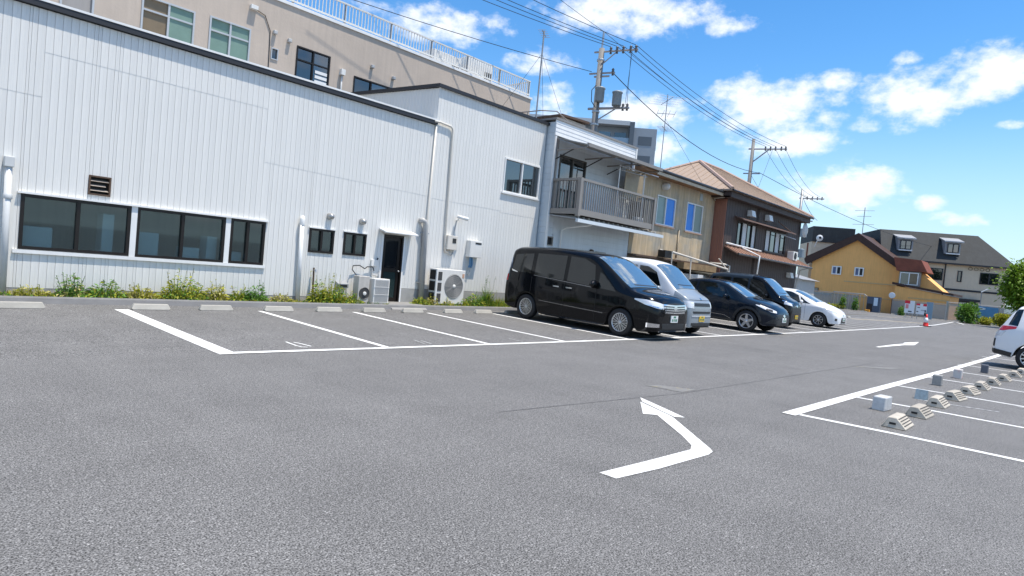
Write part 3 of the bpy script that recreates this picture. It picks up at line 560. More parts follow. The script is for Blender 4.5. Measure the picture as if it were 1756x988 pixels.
sd = unit('sheet', MB().prism([(.03, 0), (.008, 0), (0, .1), (0, .9), (.008, 1), (.03, 1)], 'z', 0, 1), PINK)
for i in range(5): inst(sd, 'sheet', dh, (28.6, YD+.02+.14*i, .05), (1, .138, 5.45))
MB().box(28.63, 28.7, YD+.02, 20.5, .05, 5.6).build('side_wall', PINK, dh)
# hipped roof
c = [(27.95, 12.72, 5.97), (39.25, 12.72, 5.97), (39.25, 21.1, 5.97), (27.95, 21.1, 5.97), (32.6, 16.9, 8.25), (35.4, 16.9, 8.25)]
rf = MB(); rf.add(c+[(p[0], p[1], 5.9) for p in c[:4]], [(0, 1, 5, 4), (1, 2, 5), (2, 3, 4, 5), (3, 0, 4), (0, 6, 7, 1), (1, 7, 8, 2), (2, 8, 9, 3), (3, 9, 6, 0), (6, 9, 8, 7)]); roof = rf.build('roof', ROOFB, dh)
def rib(a, b, r, m=ROOFB, n=6, nm='ridge_cap'): MB().tube([a, b], r, n).build(nm, m, roof)
up = Vector((0, 0, .03))
for a, b in ((0, 4), (1, 5), (3, 4), (2, 5), (4, 5)): rib(Vector(c[a])+up, Vector(c[b])+up, .09, M('ridge', (.4, .28, .22), .6))
for k in range(1, 25):   # standing seams on the two slopes in view
    x = 27.95+.452*k; t = min(1, (x-27.95)/4.65, (39.25-x)/3.85); rib((x, 12.73, 5.985), (x, 12.72+4.18*t, 5.985+2.28*t), .014, nm='seam')
for k in range(1, 19):
    y = 12.72+.44*k; t = min(1, (y-12.72)/4.18, (21.1-y)/4.2); rib((27.96, y, 5.985), (27.95+4.65*t, y, 5.985+2.28*t), .014, nm='seam')
MB().box(28.1, 39.1, 12.8, 12.86, 5.62, 5.895).build('fascia', DWOOD, dh); MB().box(28.1, 39.1, 12.86, YD, 5.62, 5.68).build('soffit', DWOOD, dh); MB().box(28.1, 28.16, 12.86, 20.9, 5.62, 5.895).build('fascia', DWOOD, dh); MB().box(39.04, 39.1, 12.86, 20.9, 5.62, 5.895).build('fascia', DWOOD, dh)
MB().tube([(27.95, 12.68, 5.92), (39.25, 12.68, 5.92)], .05, 8).build('gutter', DBROWN, dh)
CURT = M('pale_curtain', (.55, .57, .57), .7, streak=.1)
window(dh, *D1, YD, 4, DBROWN, [DGLASS, CURT, DGLASS, CURT], .05, DWOOD); window(dh, *D2, YD, 4, DBROWN, [CURT, DGLASS, CURT, DGLASS], .05, DWOOD)
MB().prism([(YD, 4.93), (YD-.45, 4.78), (YD-.45, 4.73), (YD, 4.86)], 'x', 29.6, 36.9).build('window_hood', M('hood_brown', (.17, .1, .075), .6, var=.2), dh)
MB().tube([(34.6, YD-.25, 5.2), (36.7, YD-.35, 4.75)], .03, 6).build('brace', RUST, dh); MB().tube([(34.8, YD-.3, 4.55), (37.3, YD-.3, 4.5)], .02, 6).build('clothes_pole', GALV, dh)
for x, z in ((31.2, 5.2), (33.5, 5.25), (37.5, 2.42)):
    MB().prism([(YD-.3, z-.14), (YD-.22, z+.16), (YD-.01, z+.16), (YD-.01, z-.14)], 'x', x-.22, x+.22).build('vent_hood', APPL, dh)
lr = MB(); lr.prism([(YD, 3.42), (12.45, 3.05), (12.45, 2.99), (YD, 3.34)], 'x', 28.75, 38.9); lo = lr.build('porch_roof', ROOFB if 0 else M('porch_sheet', (.28, .155, .105), .65, var=.12), dh)
MB().tube([(28.6, 12.4, 3.02), (39.0, 12.4, 2.98)], .055, 8).build('gutter', M('bronze', (0, 0, 0)), lo)
for k in range(22): MB().tube([(28.9+.46*k, YD-.02, 3.445), (28.9+.46*k, 12.46, 3.075)], .018, 5).build('seam', M('porch_sheet', (0, 0, 0)), lo)
pipe(dh, [(28.8, YD-.08, 3.52), (33, YD-.08, 3.46)], .05, WTRIM, 8); pipe(dh, [(30.6, YD-.1, 3.44), (30.9, 12.7, 3.25), (31.0, 12.35, 3.1), (30.9, 12.35, 2.2)], .04, WTRIM, 8); pipe(dh, [(28.3, 13.6, 2.5), (28.58, 12.98, 2.48), (28.9, 12.9, 2.45), (29, 12.9, .1)], .045, PVCC, 8); pipe(dh, [(29.15, 13.1, 2.3), (29.15, 13.1, .1)], .035, PVCC, 8); pipe(dh, [(38.6, 12.4, 2.95), (38.6, 12.9, 2.8), (38.6, 13.1, 1.5)], .04, PVC, 8)
a = thing('condenser_unit', 'white condenser hung on the brown house above its porch roof', 'condenser', (37.4, 13, 3.3)); MB().box(36.8, 37.5, 12.75, 13.1, 3.28, 3.78).build('case', APPL, a, bevel=.015); MB().lathe([(.001, 0), (.18, 0), (.2, -.01)], (37.1, 12.745, 3.53), 18, 'y').build('fan', BLACK, a); MB().tube([(37.5, 13.0, 3.4), (38.2, 12.9, 3.2), (38.4, 13.0, 3.1)], .03, 6).build('pipe', PVCC, a)
o = MB().lathe([(.0, .0), (.3, .02), (.45, .1)], (38.95, 12.9, 5.2), 14, 'y').build('satellite_dish', APPLG, dh)
# ------------------------------------------------------------------ tan building with roof railing
TAN = M('tan_tile', (.5, .42, .345), .7, var=.06, vs=1.2, streak=.1, bump=.25, bs=12)
tb = thing('tan_building', 'tall tan tiled building with white roof railing behind white clad one', 'building', (10, 24, 0))
TW = [(3.6, 4.35, 6.4, 8.3), (5.45, 6.85, 6.4, 8.0), (7.26, 8.5, 6.4, 8.05), (9.18, 9.42, 7.35, 7.72), (10.04, 11.28, 6.6, 8.05), (12.25, 15.2, 6.5, 7.68)]
mb = MB()
for a, b, c, d in cells(-4, 21.6, .05, 9.22, TW): mb.box(a, b, 20, 20.25, c, d)
mb.box(21.35, 21.6, 20.25, 27, .05, 9.22); mb.box(-4, 21.6, 27, 27.2, .05, 9.22); mb.box(-4, 21.35, 20.25, 27, 9.0, 9.1); mb.build('wall', TAN, tb)
MB().box(-4.05, 21.66, 19.95, 20.3, 9.222, 9.32).build('parapet_cap', WTRIM, tb); MB().box(21.32, 21.66, 20.3, 27.2, 9.222, 9.32).build('parapet_cap', WTRIM, tb)
GRB = M('green_blind', (.17, .27, .22), .5, var=.1); BRB = M('brown_blind', (.2, .15, .09), .5, var=.15); GRY = M('grey_blind', (.33, .31, .29), .6, streak=.1)
ALU = M('aluminium', (.55, .54, .52), .4, metal=.5)
window(tb, *TW[0], 20, 1, ALU, GRY, .05); window(tb, *TW[1], 20, 2, ALU, [BRB, GRB], .05, split=7.62); window(tb, *TW[2], 20, 2, ALU, [GRB, GRB], .05, split=7.65)
window(tb, *TW[3], 20, 1, ALU, DGLASS, .03); w = window(tb, *TW[4], 20, 2, DBROWN, [DGLASS, GLASS], .045, split=7.62); window(tb, *TW[5], 20, 4, DBROWN, [DGLASS, GLASS, DGLASS, GLASS], .045)
for k in range(5): MB().box(10.75, 11.2, 19.99, 20.0, 6.7+.16*k, 6.8+.16*k).build('blind_slat', WTRIM, w)
for x, z in ((9.25, 8.2), (9.75, 8.1), (12.95, 8.2), (13.9, 8.05), (14.6, 7.8), (18.9, 8.2), (19.6, 8.2), (17.0, 7.9)): MB().box(x-.06, x+.06, 19.88, 20, z-.06, z+.06).build('vent_cap', APPLG, tb, bevel=.02)
pipe(tb, [(11.75, 19.95, 7.6), (11.75, 19.95, 6.4)], .03, PVC, 6); MB().box(11.67, 11.83, 19.86, 20, 7.55, 7.75).build('vent_cap', APPL, tb)
o = MB(); o.tube([(8.6, 19.98, 8.7), (8.9, 19.98, 8.62), (9.1, 19.98, 8.2), (9.15, 19.98, 6.5)], .012, 5); o.build('cable', BLACK, tb); MB().box(8.4, 8.62, 19.86, 20, 8.66, 8.78).build('lamp_bracket', APPL, tb)
rl = thing('roof_railing', 'long white picket railing round the roof of the tan building', 'railing', (14, 20.1, 9.32))
RW = M('white_rail', (.66, .66, .63), .45, var=.05)
pkt = unit('picket', MB().box(-.013, .013, -.013, .013, 0, 1), RW)
for i in range(150): inst(pkt, 'picket', rl, (21.55-.13*i, 20.1, 9.42), (1, 1, .6))
for i in range(40): inst(pkt, 'picket', rl, (21.55, 20.25+.13*i, 9.42), (1, 1, .6))
for z in (9.42, 10.03): MB().box(2, 21.58, 20.075, 20.125, z, z+.05).build('rail', RW, rl); MB().box(21.53, 21.58, 20.126, 25.5, z, z+.05).build('rail', RW, rl)
for i in range(11): MB().box(21.55-1.95*i-.03, 21.55-1.95*i+.03, 20.13, 20.18, 9.32, 10.05).build('post', STEELG, rl)
for i, (x0, x1, h) in enumerate(((16.2, 17.7, 9.75), (18.0, 19.6, 9.98))):
    a = thing('rooftop_condenser', ('low white condenser behind the white roof railing', 'taller white condenser behind the white roof railing')[i], 'condenser', ((x0+x1)/2, 21, 9.1)); MB().box(x0, x1, 20.6, 21.6, 9.14, h+.25).build('case', APPL, a, bevel=.02)
    for k in range(4): MB().box(x1-.5+.11*k, x1-.43+.11*k, 20.585, 20.598, 9.4, h-.1).build('grille', BLACK, a)
    MB().box(x0+.1, x1-.1, 20.65, 21.55, 9.1, 9.14).build('foot', CONC, a)

# ------------------------------------------------------------------ far buildings
ORANGE = M('ochre_render', (.86, .45, .15), .8, var=.07, vs=1, streak=.12, bump=.15, bs=20)
BARGE = M('brown_barge', (.05, .022, .015), .7, var=.2)
REDROOF = M('red_brown_roof', (.2, .055, .03), .7, var=.25, vs=1.5)
oh = thing('ochre_house', 'ochre gabled house with dark brown barge boards beyond the fence', 'house')
gw = [(-5.0, 0), (4.6, 0), (4.6, 5.2), (0, 8.7), (-5.0, 5.6)]
MB().prism(gw, 'y', 0, 9).build('wall', ORANGE, oh)
rf = MB(); rf.prism([(-5.9, 5.85), (-5.7, 6.15), (0, 9.32), (5.9, 5.2), (5.75, 4.7), (0, 8.72), (-5.6, 5.45)], 'y', -.35, 9.4); roof = rf.build('roof', BARGE, oh)
MB().prism([(-5.9, 5.85), (-5.75, 6.02), (0, 9.28), (5.95, 5.2), (5.75, 4.45), (0, 8.42), (-5.5, 5.15), (-5.8, 5.5)], 'y', -.42, -.352).build('barge_board', BARGE, oh)
for a in ((-2.6, -1.5), (-.05, .98)): window(oh, a[0], a[1], 4.12, 5.18, -.07, 2, WTRIM, [M('bluish_pane', (.08, .12, .25), .2), BLACK], .13, proud=.06, depth=.02)
MB().box(-1.1, 4.5, -.06, -.002, 3.32, 3.46).build('band', M('pale_ochre', (.62, .42, .2), .7, streak=.1), oh); MB().box(-4.9, 4.6, -.05, -.002, 1.62, 1.72).build('band', M('pale_ochre', (0, 0, 0)), oh)
MB().box(-4.6, -2.5, -.3, -.002, 1.5, 1.62).build('hood', BARGE, oh); window(oh, -4.9, -3.9, 1.9, 2.3, -.07, 1, BARGE, DGLASS, .06, proud=.05, depth=.02)
MB().prism([(-7.2, 6.3), (-7.2, 8.2), (-3.5, 8.45), (-3.5, 6.3)], 'y', 4, 9).build('rear_roof', REDROOF, oh)
an = MB(); an.prism([(4.8, 0), (10.1, 0), (10.1, 2.6), (4.8, 3.3)], 'y', -1.9, 4); an.build('annex_wall', ORANGE, oh)
MB().prism([(4.5, 3.45), (10.4, 2.66), (10.4, 2.9), (4.5, 3.7)], 'y', -2.1, 4.2).build('annex_roof', BARGE, oh); MB().box(6.2, 10.1, -1.96, -1.902, 2.0, 2.12).build('band', M('pale_ochre', (0, 0, 0)), oh)
MB().prism([(4.7, 3.5), (9.4, 2.9), (6.9, 5.0), (4.7, 5.0)], 'y', -.6, 3).build('side_wall', ORANGE, oh)
pc = MB(); pc.box(5.0, 7.0, -1.5, -.6, 3.4, 5.0); pch = pc.build('porch', GRY, oh); window(oh, 5.1, 6.9, 3.5, 4.9, -1.57, 2, WTRIM, [DGLASS, BRB], .09, proud=.04, depth=.015)
MB().prism([(4.3, 6.55), (7.0, 6.35), (7.7, 5.05), (4.7, 5.05)], 'y', -1.7, 2).build('porch_roof', REDROOF, oh)
sdh = MB().lathe([(.0, .0), (.25, .04), (.42, .14)], (-5.0, 1.6, 8.7), 16, 'y').build('satellite_dish', WTRIM, oh); MB().lathe([(0, -.2), (.16, -.18), (.16, -.1), (0, -.08)], (-4.85, 1.6, 8.72), 8, 'y').build('feed_horn', BLACK, sdh); MB().tube([(-5.1, 1.7, 8.7), (-5.6, 2.0, 7.6)], .06, 6).build('bracket', WTRIM, sdh)
MB().tube([(-.2, 2, 9.0), (-.2, 2, 12.7)], .045, 6).build('aerial_mast', STEELG, oh)
for z, l in ((12.3, 2.2), (11.6, 1.6), (10.6, 2.4)):
    MB().tube([(-.2-l/2, 2, z), (-.2+l/2, 2, z)], .025, 4).build('aerial_arm', STEELG, oh)
oh.location = (84, 21.7, 0); oh.rotation_euler.z = -math.pi/2
# apartment block with mansard roof
SLATE = M('slate_mansard', (.03, .035, .037), .75, var=.22, vs=1.6, streak=.3, bump=.3, bs=9)
CREAM = M('cream_render', (.68, .57, .42), .8, var=.05, streak=.08)
ap = thing('mansard_block', 'cream apartment block with dark slate mansard roof and two dormers', 'building')
AW = [(.3, 2.7, 4.6, 6.05), (4.3, 4.8, 4.6, 5.95), (6.7, 8.7, 4.55, 5.95), (3.9, 6.6, .1, 2.3)]
mb = MB()
for a, b, c, d in cells(-6, 9.7, 0, 6.7, AW): mb.box(a, b, 0, .3, c, d)
mb.box(9.4, 9.7, .3, 10, 0, 6.7); mb.build('wall', CREAM, ap)
rf = MB(); c = [(-4.4, -.5, 6.75), (10.5, -.5, 6.75), (10.5, 11, 6.75), (-4.4, 11, 6.75), (-4.2, 1.75, 10.5), (6.75, 1.75, 10.5), (6.75, 9, 10.5), (-4.2, 9, 10.5)]
rf.add(c, [(0, 1, 5, 4), (1, 2, 6, 5), (2, 3, 7, 6), (3, 0, 4, 7), (4, 5, 6, 7), (3, 2, 1, 0)]); rf.build('roof', SLATE, ap)
MB().box(-4.45, 10.55, -.56, -.505, 6.62, 6.8).build('eave', BLACKTRIM, ap)
MB().prism([(-12, 8.3), (-12, 10.3), (-7, 10.3), (-7, 8.3)], 'y', 2, 9).build('roof', SLATE, ap); MB().box(-12, -7, 2.2, 9, 0, 8.3).build('wall', CREAM, ap)
for x in (-1.75, 3.45):
    d = MB(); d.prism([(-.02, 7.9), (-.05, 9.35), (1.4, 9.8), (1.4, 7.9)], 'x', x-.85, x+.85); dm = d.build('dormer', M('dormer_grey', (.3, .31, .32), .5), ap)
    MB().prism([(-.35, 9.3), (1.5, 9.85), (1.5, 9.98), (-.35, 9.46)], 'x', x-1.05, x+1.05).build('dormer_roof', M('dormer_roof', (.36, .37, .38), .45, metal=.2), dm)
    window(ap, x-.62, x+.62, 8.05, 9.15, -.16, 2, BLACKTRIM, GLASS, .08, proud=.04, depth=.03); MB().box(x-.75, x+.75, -.2, -.09, 7.86, 8.0).build('sill', WTRIM, dm)
window(ap, *AW[0], 0, 2, BLACKTRIM, [GLASS, DGLASS], .09, proud=.06); window(ap, *AW[1], 0, 1, BLACKTRIM, DGLASS, .09, proud=.06); window(ap, *AW[2], 0, 2, BLACKTRIM, [DGLASS, GLASS], .09, proud=.06); window(ap, *AW[3], 0, 3, BLACKTRIM, [GRY, DGLASS, GRY], .1, proud=.06)
MB().box(3.7, 6.8, -.6, -.01, 2.32, 2.62).build('door_hood', BLACKTRIM, ap); MB().box(-6, 9.75, -.06, -.002, 3.5, 3.72).build('band', BLACKTRIM, ap); MB().tube([(2.9, -.08, 6.7), (2.9, -.08, .1)], .07, 6).build('downpipe', BLACKTRIM, ap)
for k in range(4): MB().tube([(5.6+.62*k+.22*math.cos(t), -.04, 6.3+.16*math.sin(t)) for t in [2*math.pi*i/14 for i in range(15)]], .035, 4, cap=False).build('ring_ornament', BRB, ap)
ap.location = (90.7, 16.4, 0); ap.rotation_euler.z = R_(-60)
# high-rise behind the balcony house
TG = M('tower_grey', (.3, .33, .36), .6, var=.05); TD = M('tower_dark', (.1, .12, .14), .5); TL = M('tower_pale', (.48, .5, .51), .6)
tw = thing('tower_block', 'grey high rise flats showing above the siding house', 'building')
MB().box(-16, 0, 0, 12, 0, 25).build('wall', TG, tw); MB().box(.02, 3.6, -1.2, 10, 0, 24.9).build('stair_tower', TG, tw); MB().box(-.7, .0, -2.0, 0, 0, 25.6).build('fin', TD, tw); MB().box(-17, -.72, -1.9, 12, 25.02, 25.7).build('roof_slab', TL, tw)
for k in range(8):
    z = 22.0-3*k
    if z < 0: break
    MB().box(-16, -.72, -1.6, -.002, z-.3, z).build('balcony_slab', TL, tw); MB().box(-16, -.72, -1.68, -1.602, z, z+1.1).build('balcony_front', M('balcony_glass', (.3, .4, .48), .3), tw)
    for j in range(6): MB().box(-15.4+2.5*j, -13.6+2.5*j, -.06, -.003, z+.1, z+2.2).build('window', DGLASS if j % 2 else GLASS, tw)
    MB().box(3.62, 3.9, 1, 3.2, z, z+1.4).build('landing', TL, tw); MB().box(.8, 2.9, -1.23, -1.203, z+.2, z+1.6).build('window', TD, tw)
tw.location = (85.6, 56.4, 0); tw.rotation_euler.z = R_(-52)
gbk = thing('far_house', 'small grey house far behind between brown and ochre houses', 'house', (71, 25, 0)); MB().box(69, 74, 23, 27, 0, 2.9).build('wall', M('far_grey', (.5, .5, .48), .7, var=.1), gbk); MB().prism([(22.6, 2.9), (25, 3.5), (27.4, 2.9)], 'x', 68.6, 74.4).build('roof', STEELG, gbk)
# ------------------------------------------------------------------ poles, wires, aerials
POLE = M('concrete_pole', (.22, .215, .205), .8, var=.1, streak=.1); INS = M('insulator', (.1, .09, .085), .3); CAN = M('transformer_grey', (.24, .28, .3), .45, var=.08)
def arm_pts(p, d, ts): return [Vector(p)+Vector(d)*t for t in ts]
p1 = thing('utility_pole', 'concrete utility pole with two grey transformer cans above the houses', 'utility pole', (24, 18, 0))
MB().tube([(24, 18, 0), (24, 18, 12.0)], [.2, .13], 14).build('shaft', POLE, p1, True); MB().tube([(24, 18, 11.9), (24.03, 18, 12.8)], .05, 6).build('top_pin', GALV, p1)
AD = Vector((.3, -1, 0)).normalized()
def cross(root, c, z, t0, t1, ins, r=.045, mat=GALV):
    a = MB().tube([Vector((c[0], c[1], z))+AD*t0, Vector((c[0], c[1], z))+AD*t1], r, 6).build('cross_arm', mat, root)
    for t in ins:
        q = Vector((c[0], c[1], z))+AD*t; MB().lathe([(.0, -.14), (.06, -.12), (.04, -.02), (.075, .05), (.04, .08), (.075, .13), (.03, .2), (0, .22)], q, 8).build('insulator', INS, a, True)
    return a
cross(p1, (24, 18), 11.85, -.35, 1.75, (.45, .75, 1.05, 1.4, 1.65)); cross(p1, (24, 18), 10.85, -.5, .75, (.65,)); cross(p1, (24, 18), 10.7, -.25, .5, ()); cross(p1, (24, 18), 9.2, -.4, 1.6, (1.3, 1.5), .06)
MB().tube([(24, 18, 11.2), Vector((24, 18, 11.85))+AD*.8], .025, 6).build('brace', GALV, p1); MB().tube([(24, 18, 8.6), Vector((24, 18, 9.2))+AD*1.0], .03, 6).build('brace', GALV, p1)
for t, z in ((.8, 9.28), (-.05, 9.45)):
    q = Vector((24, 18, 0))+AD*t+Vector((-.15 if t < 0 else 0, -.1 if t < 0 else 0, 0)); MB().lathe([(0, z), (.2, z), (.22, z+.04), (.22, z+.56), (.25, z+.59), (.25, z+.64), (.13, z+.7), (0, z+.72)], (q.x-.0, q.y-.2, 0), 16).build('transformer', CAN, p1, True)
MB().tube([(23.7, 17.9, 10.2), (23.4, 17.9, 9.9), (23.45, 17.9, 9.4), (23.8, 17.9, 9.2)], .02, 5).build('loop_cable', BLACK, p1)
for z in (8.4, 9.0, 11.4): MB().lathe([(.175, z), (.185, z+.02), (.185, z+.08), (.175, z+.1)], (24, 18, 0), 14).build('band', GALV, p1)
p2 = thing('utility_pole', 'grey utility pole with long braced arm behind the tan hipped roof', 'utility pole', (46.7, 20, 0))
MB().tube([(46.7, 20, 0), (46.7, 20, 12.7)], [.2, .12], 10).build('shaft', POLE, p2, True); cross(p2, (46.7, 20), 11.95, -.3, 2.4, (.9, 1.25, 1.6, 2.0, 2.3), .06); cross(p2, (46.7, 20), 10.1, -.5, .7, (), .05); MB().tube([(46.7, 20, 10.9), Vector((46.7, 20, 11.95))+AD*1.2], .05, 6).build('brace', GALV, p2)
p3 = thing('utility_pole', 'dark slender utility pole in the gap beside the brown house', 'utility pole', (64, 22, 0))
MB().tube([(64, 22, 0), (64, 22, 11.6)], [.2, .12], 10).build('shaft', STEELG, p3, True); cross(p3, (64, 22), 10.7, -.2, 2.0, (.5, .95, 1.4, 1.8), .07); cross(p3, (64, 22), 8.5, -.8, 1.2, (.6,), .07); MB().box(63.6, 64.2, 21.2, 21.7, 6.9, 7.7).build('switch_box', CAN, p3); MB().lathe([(0, 4.9), (.3, 4.9), (.3, 5.7), (0, 5.8)], (64.1, 21.5, 0), 10).build('transformer', CAN, p3)
def wire(a, b, sag, label, r=.013, n=14):
    a = Vector(a); b = Vector(b); pts = [a.lerp(b, i/n)-Vector((0, 0, sag*4*(i/n)*(1-i/n))) for i in range(n+1)]
    o = MB().tube(pts, r, 5).build('power_line', BLACK); tag(o, label, 'cable', 'overhead lines'); return o
def ap_(c, z, t): return Vector((c[0], c[1], z+.2))+AD*t
L_A = 'thin black wire running from transformer pole off over the tan building'; L_B = 'thin black wire strung between transformer pole and pole behind hipped roof'; L_C = 'black wire dropping from pole behind hipped roof to slender pole'
for t, e in ((.45, (8.2, 22.6, 13.2)), (1.05, (9.0, 21.4, 13.3)), (1.65, (9.5, 20.2, 13.4)), (.75, (8.6, 21.9, 13.25))): wire(ap_((24, 18), 11.85, t), e, .25, L_A)
wire((24.03, 18, 12.8), (11, 18.3, 14.6), .2, L_A, .01); wire(ap_((24, 18), 10.75, -.4), (4, 24.5, 11.6), .3, 'sagging lower wire passing over the roof railing of the tan building', .014)
for t, u in ((.75, .9), (1.05, 1.25), (1.4, 1.6), (1.65, 2.3)): wire(ap_((24, 18), 11.85, t), ap_((46.7, 20), 11.95, u), .5, L_B)
wire((24.03, 18, 12.8), (46.7, 20, 12.7), .35, L_B, .01)
lw = wire(ap_((24, 18), 10.65, .65), ap_((46.7, 20), 9.95, .6), .9, 'beaded lower cable sagging from transformer pole past the roof aerial', .02)
for k, u in enumerate((.9, 1.6, 2.3)): wire(ap_((46.7, 20), 11.75, u), ap_((64, 22), 10.7, .5+.55*k), .6, L_C)
wire((46.7, 20, 10.1), (63, 21.5, 7.2), .6, L_C); wire(ap_((46.7, 20), 11.7, 1.4), (44.5, 18.5, 8.2), .05, 'service wire dropping behind the tan hipped roof', .012); wire(ap_((46.7, 20), 10.0, .6), (110, 14, 9.5), 1.2, 'long single wire running over the ochre house to the slate roof', .02)
wire((64, 22, 11), (64.6, 20.5, 8.6), .3, 'short loose wire on the slender pole', .02)
for x, d in ((24.6, 0), (24.75, .15)): wire((x-.15, 16.6+d, 11.8), (24.3+d, 16.6, 9.3), .02, 'short drop wire from arm to transformer on the first pole', .01)
def yagi(name, base, h, label, booms, legs=True, r=.022):
    t = thing(name, label, 'aerial', base); x, y, z = base
    MB().tube([(x, y, z), (x, y, z+h)], r, 6).build('mast', STEELG, t)
    if legs:
        for k in range(4):
            a = math.pi/4+math.pi/2*k; MB().tube([(x+.45*math.cos(a), y+.45*math.sin(a), z), (x+.4*math.cos(a), y+.4*math.sin(a), z+.35), (x, y, z+.75)], .014, 5).build('leg', STEELG, t)
    for dz, l, ang, n, el in booms:
        d = Vector((math.cos(ang), math.sin(ang), 0)); q = Vector((-d.y, d.x, 0)); c = Vector((x, y, z+dz))
        b = MB().tube([c-d*l*.5, c+d*l*.5], .014, 5).build('boom', STEELG, t)
        for i in range(n):
            p = c+d*l*(i/(n-1)-.5 if n > 1 else 0); MB().tube([p-q*el/2, p+q*el/2], .008, 4).build('element', STEELG, b)
    return t
yagi('tv_aerial', (26.1, 15.5, 5.93), 4.2, 'tall television aerial with two yagi heads on the beige house', [(3.9, 1.5, .9, 5, 1.4), (3.3, .8, 2.2, 4, 1.2), (2.6, 1.0, .3, 6, .5)])
yagi('aerial_mast', (17.0, 15.4, 6.41), 3.6, 'slim aerial mast with small head on the siding house roof', [(3.5, .7, .5, 5, .3)], False, .03)
for k, (x, y) in enumerate(((15.9, 16.6), (18.4, 16.2), (17.2, 14.2))): wire((17, 15.4, 9.2), (x, y, 6.6), .02, 'thin guy wire staying the slim aerial mast', .006)
wire((26.1, 15.5, 9.0), (28.4, 14.2, 5.95), .02, 'thin guy wire staying the tall television aerial', .006)
# ------------------------------------------------------------------ far end of the lot
MESH = M('fence_mesh', (.36, .42, .44), .5, alpha=.45); GATE = M('green_plastic', (.02, .16, .06), .5)
def fence(pts, label, h=1.8, name='mesh_fence', alpha=MESH):
    t = thing(name, label, 'fence', (pts[0][0], pts[0][1], 0))
    for a, b in zip(pts, pts[1:]):
        a = Vector((*a, 0)); b = Vector((*b, 0)); n = max(1, round((b-a).length/2)); d = (b-a).normalized(); q = Vector((-d.y, d.x, 0))*.006
        for i in range(n):
            p = a.lerp(b, i/n); e = a.lerp(b, (i+1)/n); u = Vector((0, 0, h-.08)); f = Vector((0, 0, .1))
            MB().add([p+f-q, e+f-q, e+u-q, p+u-q, p+f+q, e+f+q, e+u+q, p+u+q], [(0, 1, 2, 3), (7, 6, 5, 4), (0, 4, 5, 1), (3, 2, 6, 7)]).build('mesh_panel', alpha, t)
            MB().tube([p+f*.3, p+Vector((0, 0, h))], .035, 6).build('post', GALV, t)
        MB().tube([a+Vector((0, 0, h)), b+Vector((0, 0, h))], .03, 6).build('top_rail', GALV, t)
    return t
fence([(81, 40), (81, 20.2)], 'grey mesh fence before the ochre house and its yard', 1.9)
fence([(82, 17), (79.4, 11.3)], 'mesh fence screening the ochre annex beside notice boards', 1.7)
fence([(78.4, 11.2), (81, 3), (84, -14)], 'mesh fence with tall end post running behind the blue banner', 1.95)
MB_ = MB().tube([(78.35, 11.25, .06), (78.35, 11.25, 2.05)], .09, 8).build('end_post', GALV); tag(MB_, 'stout pale steel post at the corner of the mesh fence', 'post')
g = thing('yard_gate', 'arched grey tubular gate in front of the ochre house', 'gate', (81.5, 20.5, 0)); MB().tube([(80.8, 23.2, 0), (80.8, 23.2, 1.7), (80.8, 22.9, 2.0), (80.8, 19.6, 2.0), (80.8, 19.2, 1.7), (80.8, 19.2, 0)], .05, 6).build('frame', GALV, g)
for k in range(9): MB().tube([(80.8, 22.8-.4*k, .1), (80.8, 22.8-.4*k, 1.98)], .025, 5).build('bar', GALV, g)
def board(name, label, x, y0, y1, z0, z1, mat, parts=(), cat='sign'):
    t = thing(name, label, cat, (x, (y0+y1)/2, 0)); MB().box(x, x+.05, y1, y0, z0, z1).build('panel', mat, t)
    for y in (y0-.12, y1+.12): MB().tube([(x+.08, y, 0), (x+.08, y, z1)], .035, 6).build('post', GALV, t)
    for a, b, c, d, m in parts: MB().box(x-.012, x-.002, b, a, c, d).build('print', m, t)
    return t
RED = M('sign_red', (.68, .015, .035), .45); SIGNW = M('sign_white', (.72, .74, .76), .45); INK = M('sign_ink', (.08, .09, .11), .6); SKYB = M('banner_blue', (.1, .28, .52), .5, var=.1)
board('notice_board', 'white notice board with red heading and sloping red text', 70, 13.42, 12.62, .52, 1.72, SIGNW, [(13.42, 13.0, 1.42, 1.72, RED), (13.34, 13.1, .95, 1.35, M('pinkish', (.7, .25, .25), .6)), (13.1, 12.8, .62, .74, INK)])
board('notice_board', 'wide white notice board with broken red top band', 70.2, 12.5, 11.65, .5, 1.52, SIGNW, [(12.5, 12.2, 1.34, 1.52, RED), (11.95, 11.65, 1.3, 1.52, RED), (12.4, 12.2, 1.1, 1.18, INK), (12.45, 12.3, .7, .8, INK), (11.8, 11.68, .75, .95, INK), (12.1, 11.75, .85, .95, M('sign_grey', (.4, .42, .45), .6))])
board('side_panel', 'tall blue grey panel standing beside the notice boards', 72, 12.0, 11.45, .1, 1.75, M('blue_grey_panel', (.2, .3, .38), .5), cat='panel')
for k, (y, c) in enumerate(((13.9, .5), (12.55, .4), (11.1, .6))):
    pass
vm = thing('ticket_machine', 'dark vending machine with pale panel by the yard gate', 'machine', (80, 18.4, 0)); MB().box(79.6, 80.3, 17.7, 19.0, .03, 1.8).build('case', M('machine_navy', (.05, .08, .13), .4), vm); MB().box(79.58, 79.598, 17.9, 18.3, .8, 1.7).build('panel', M('pale_blue_panel', (.55, .68, .78), .4), vm); MB().box(79.585, 79.598, 18.4, 18.95, .1, 1.0).build('front', BLACK, vm)
o = MB().box(78.9, 79.3, 18.5, 18.95, .0, .3).build('orange_block', M('orange_plastic', (.7, .3, .03), .5), bevel=.03); tag(o, 'small orange block at the foot of dark machine', 'block')
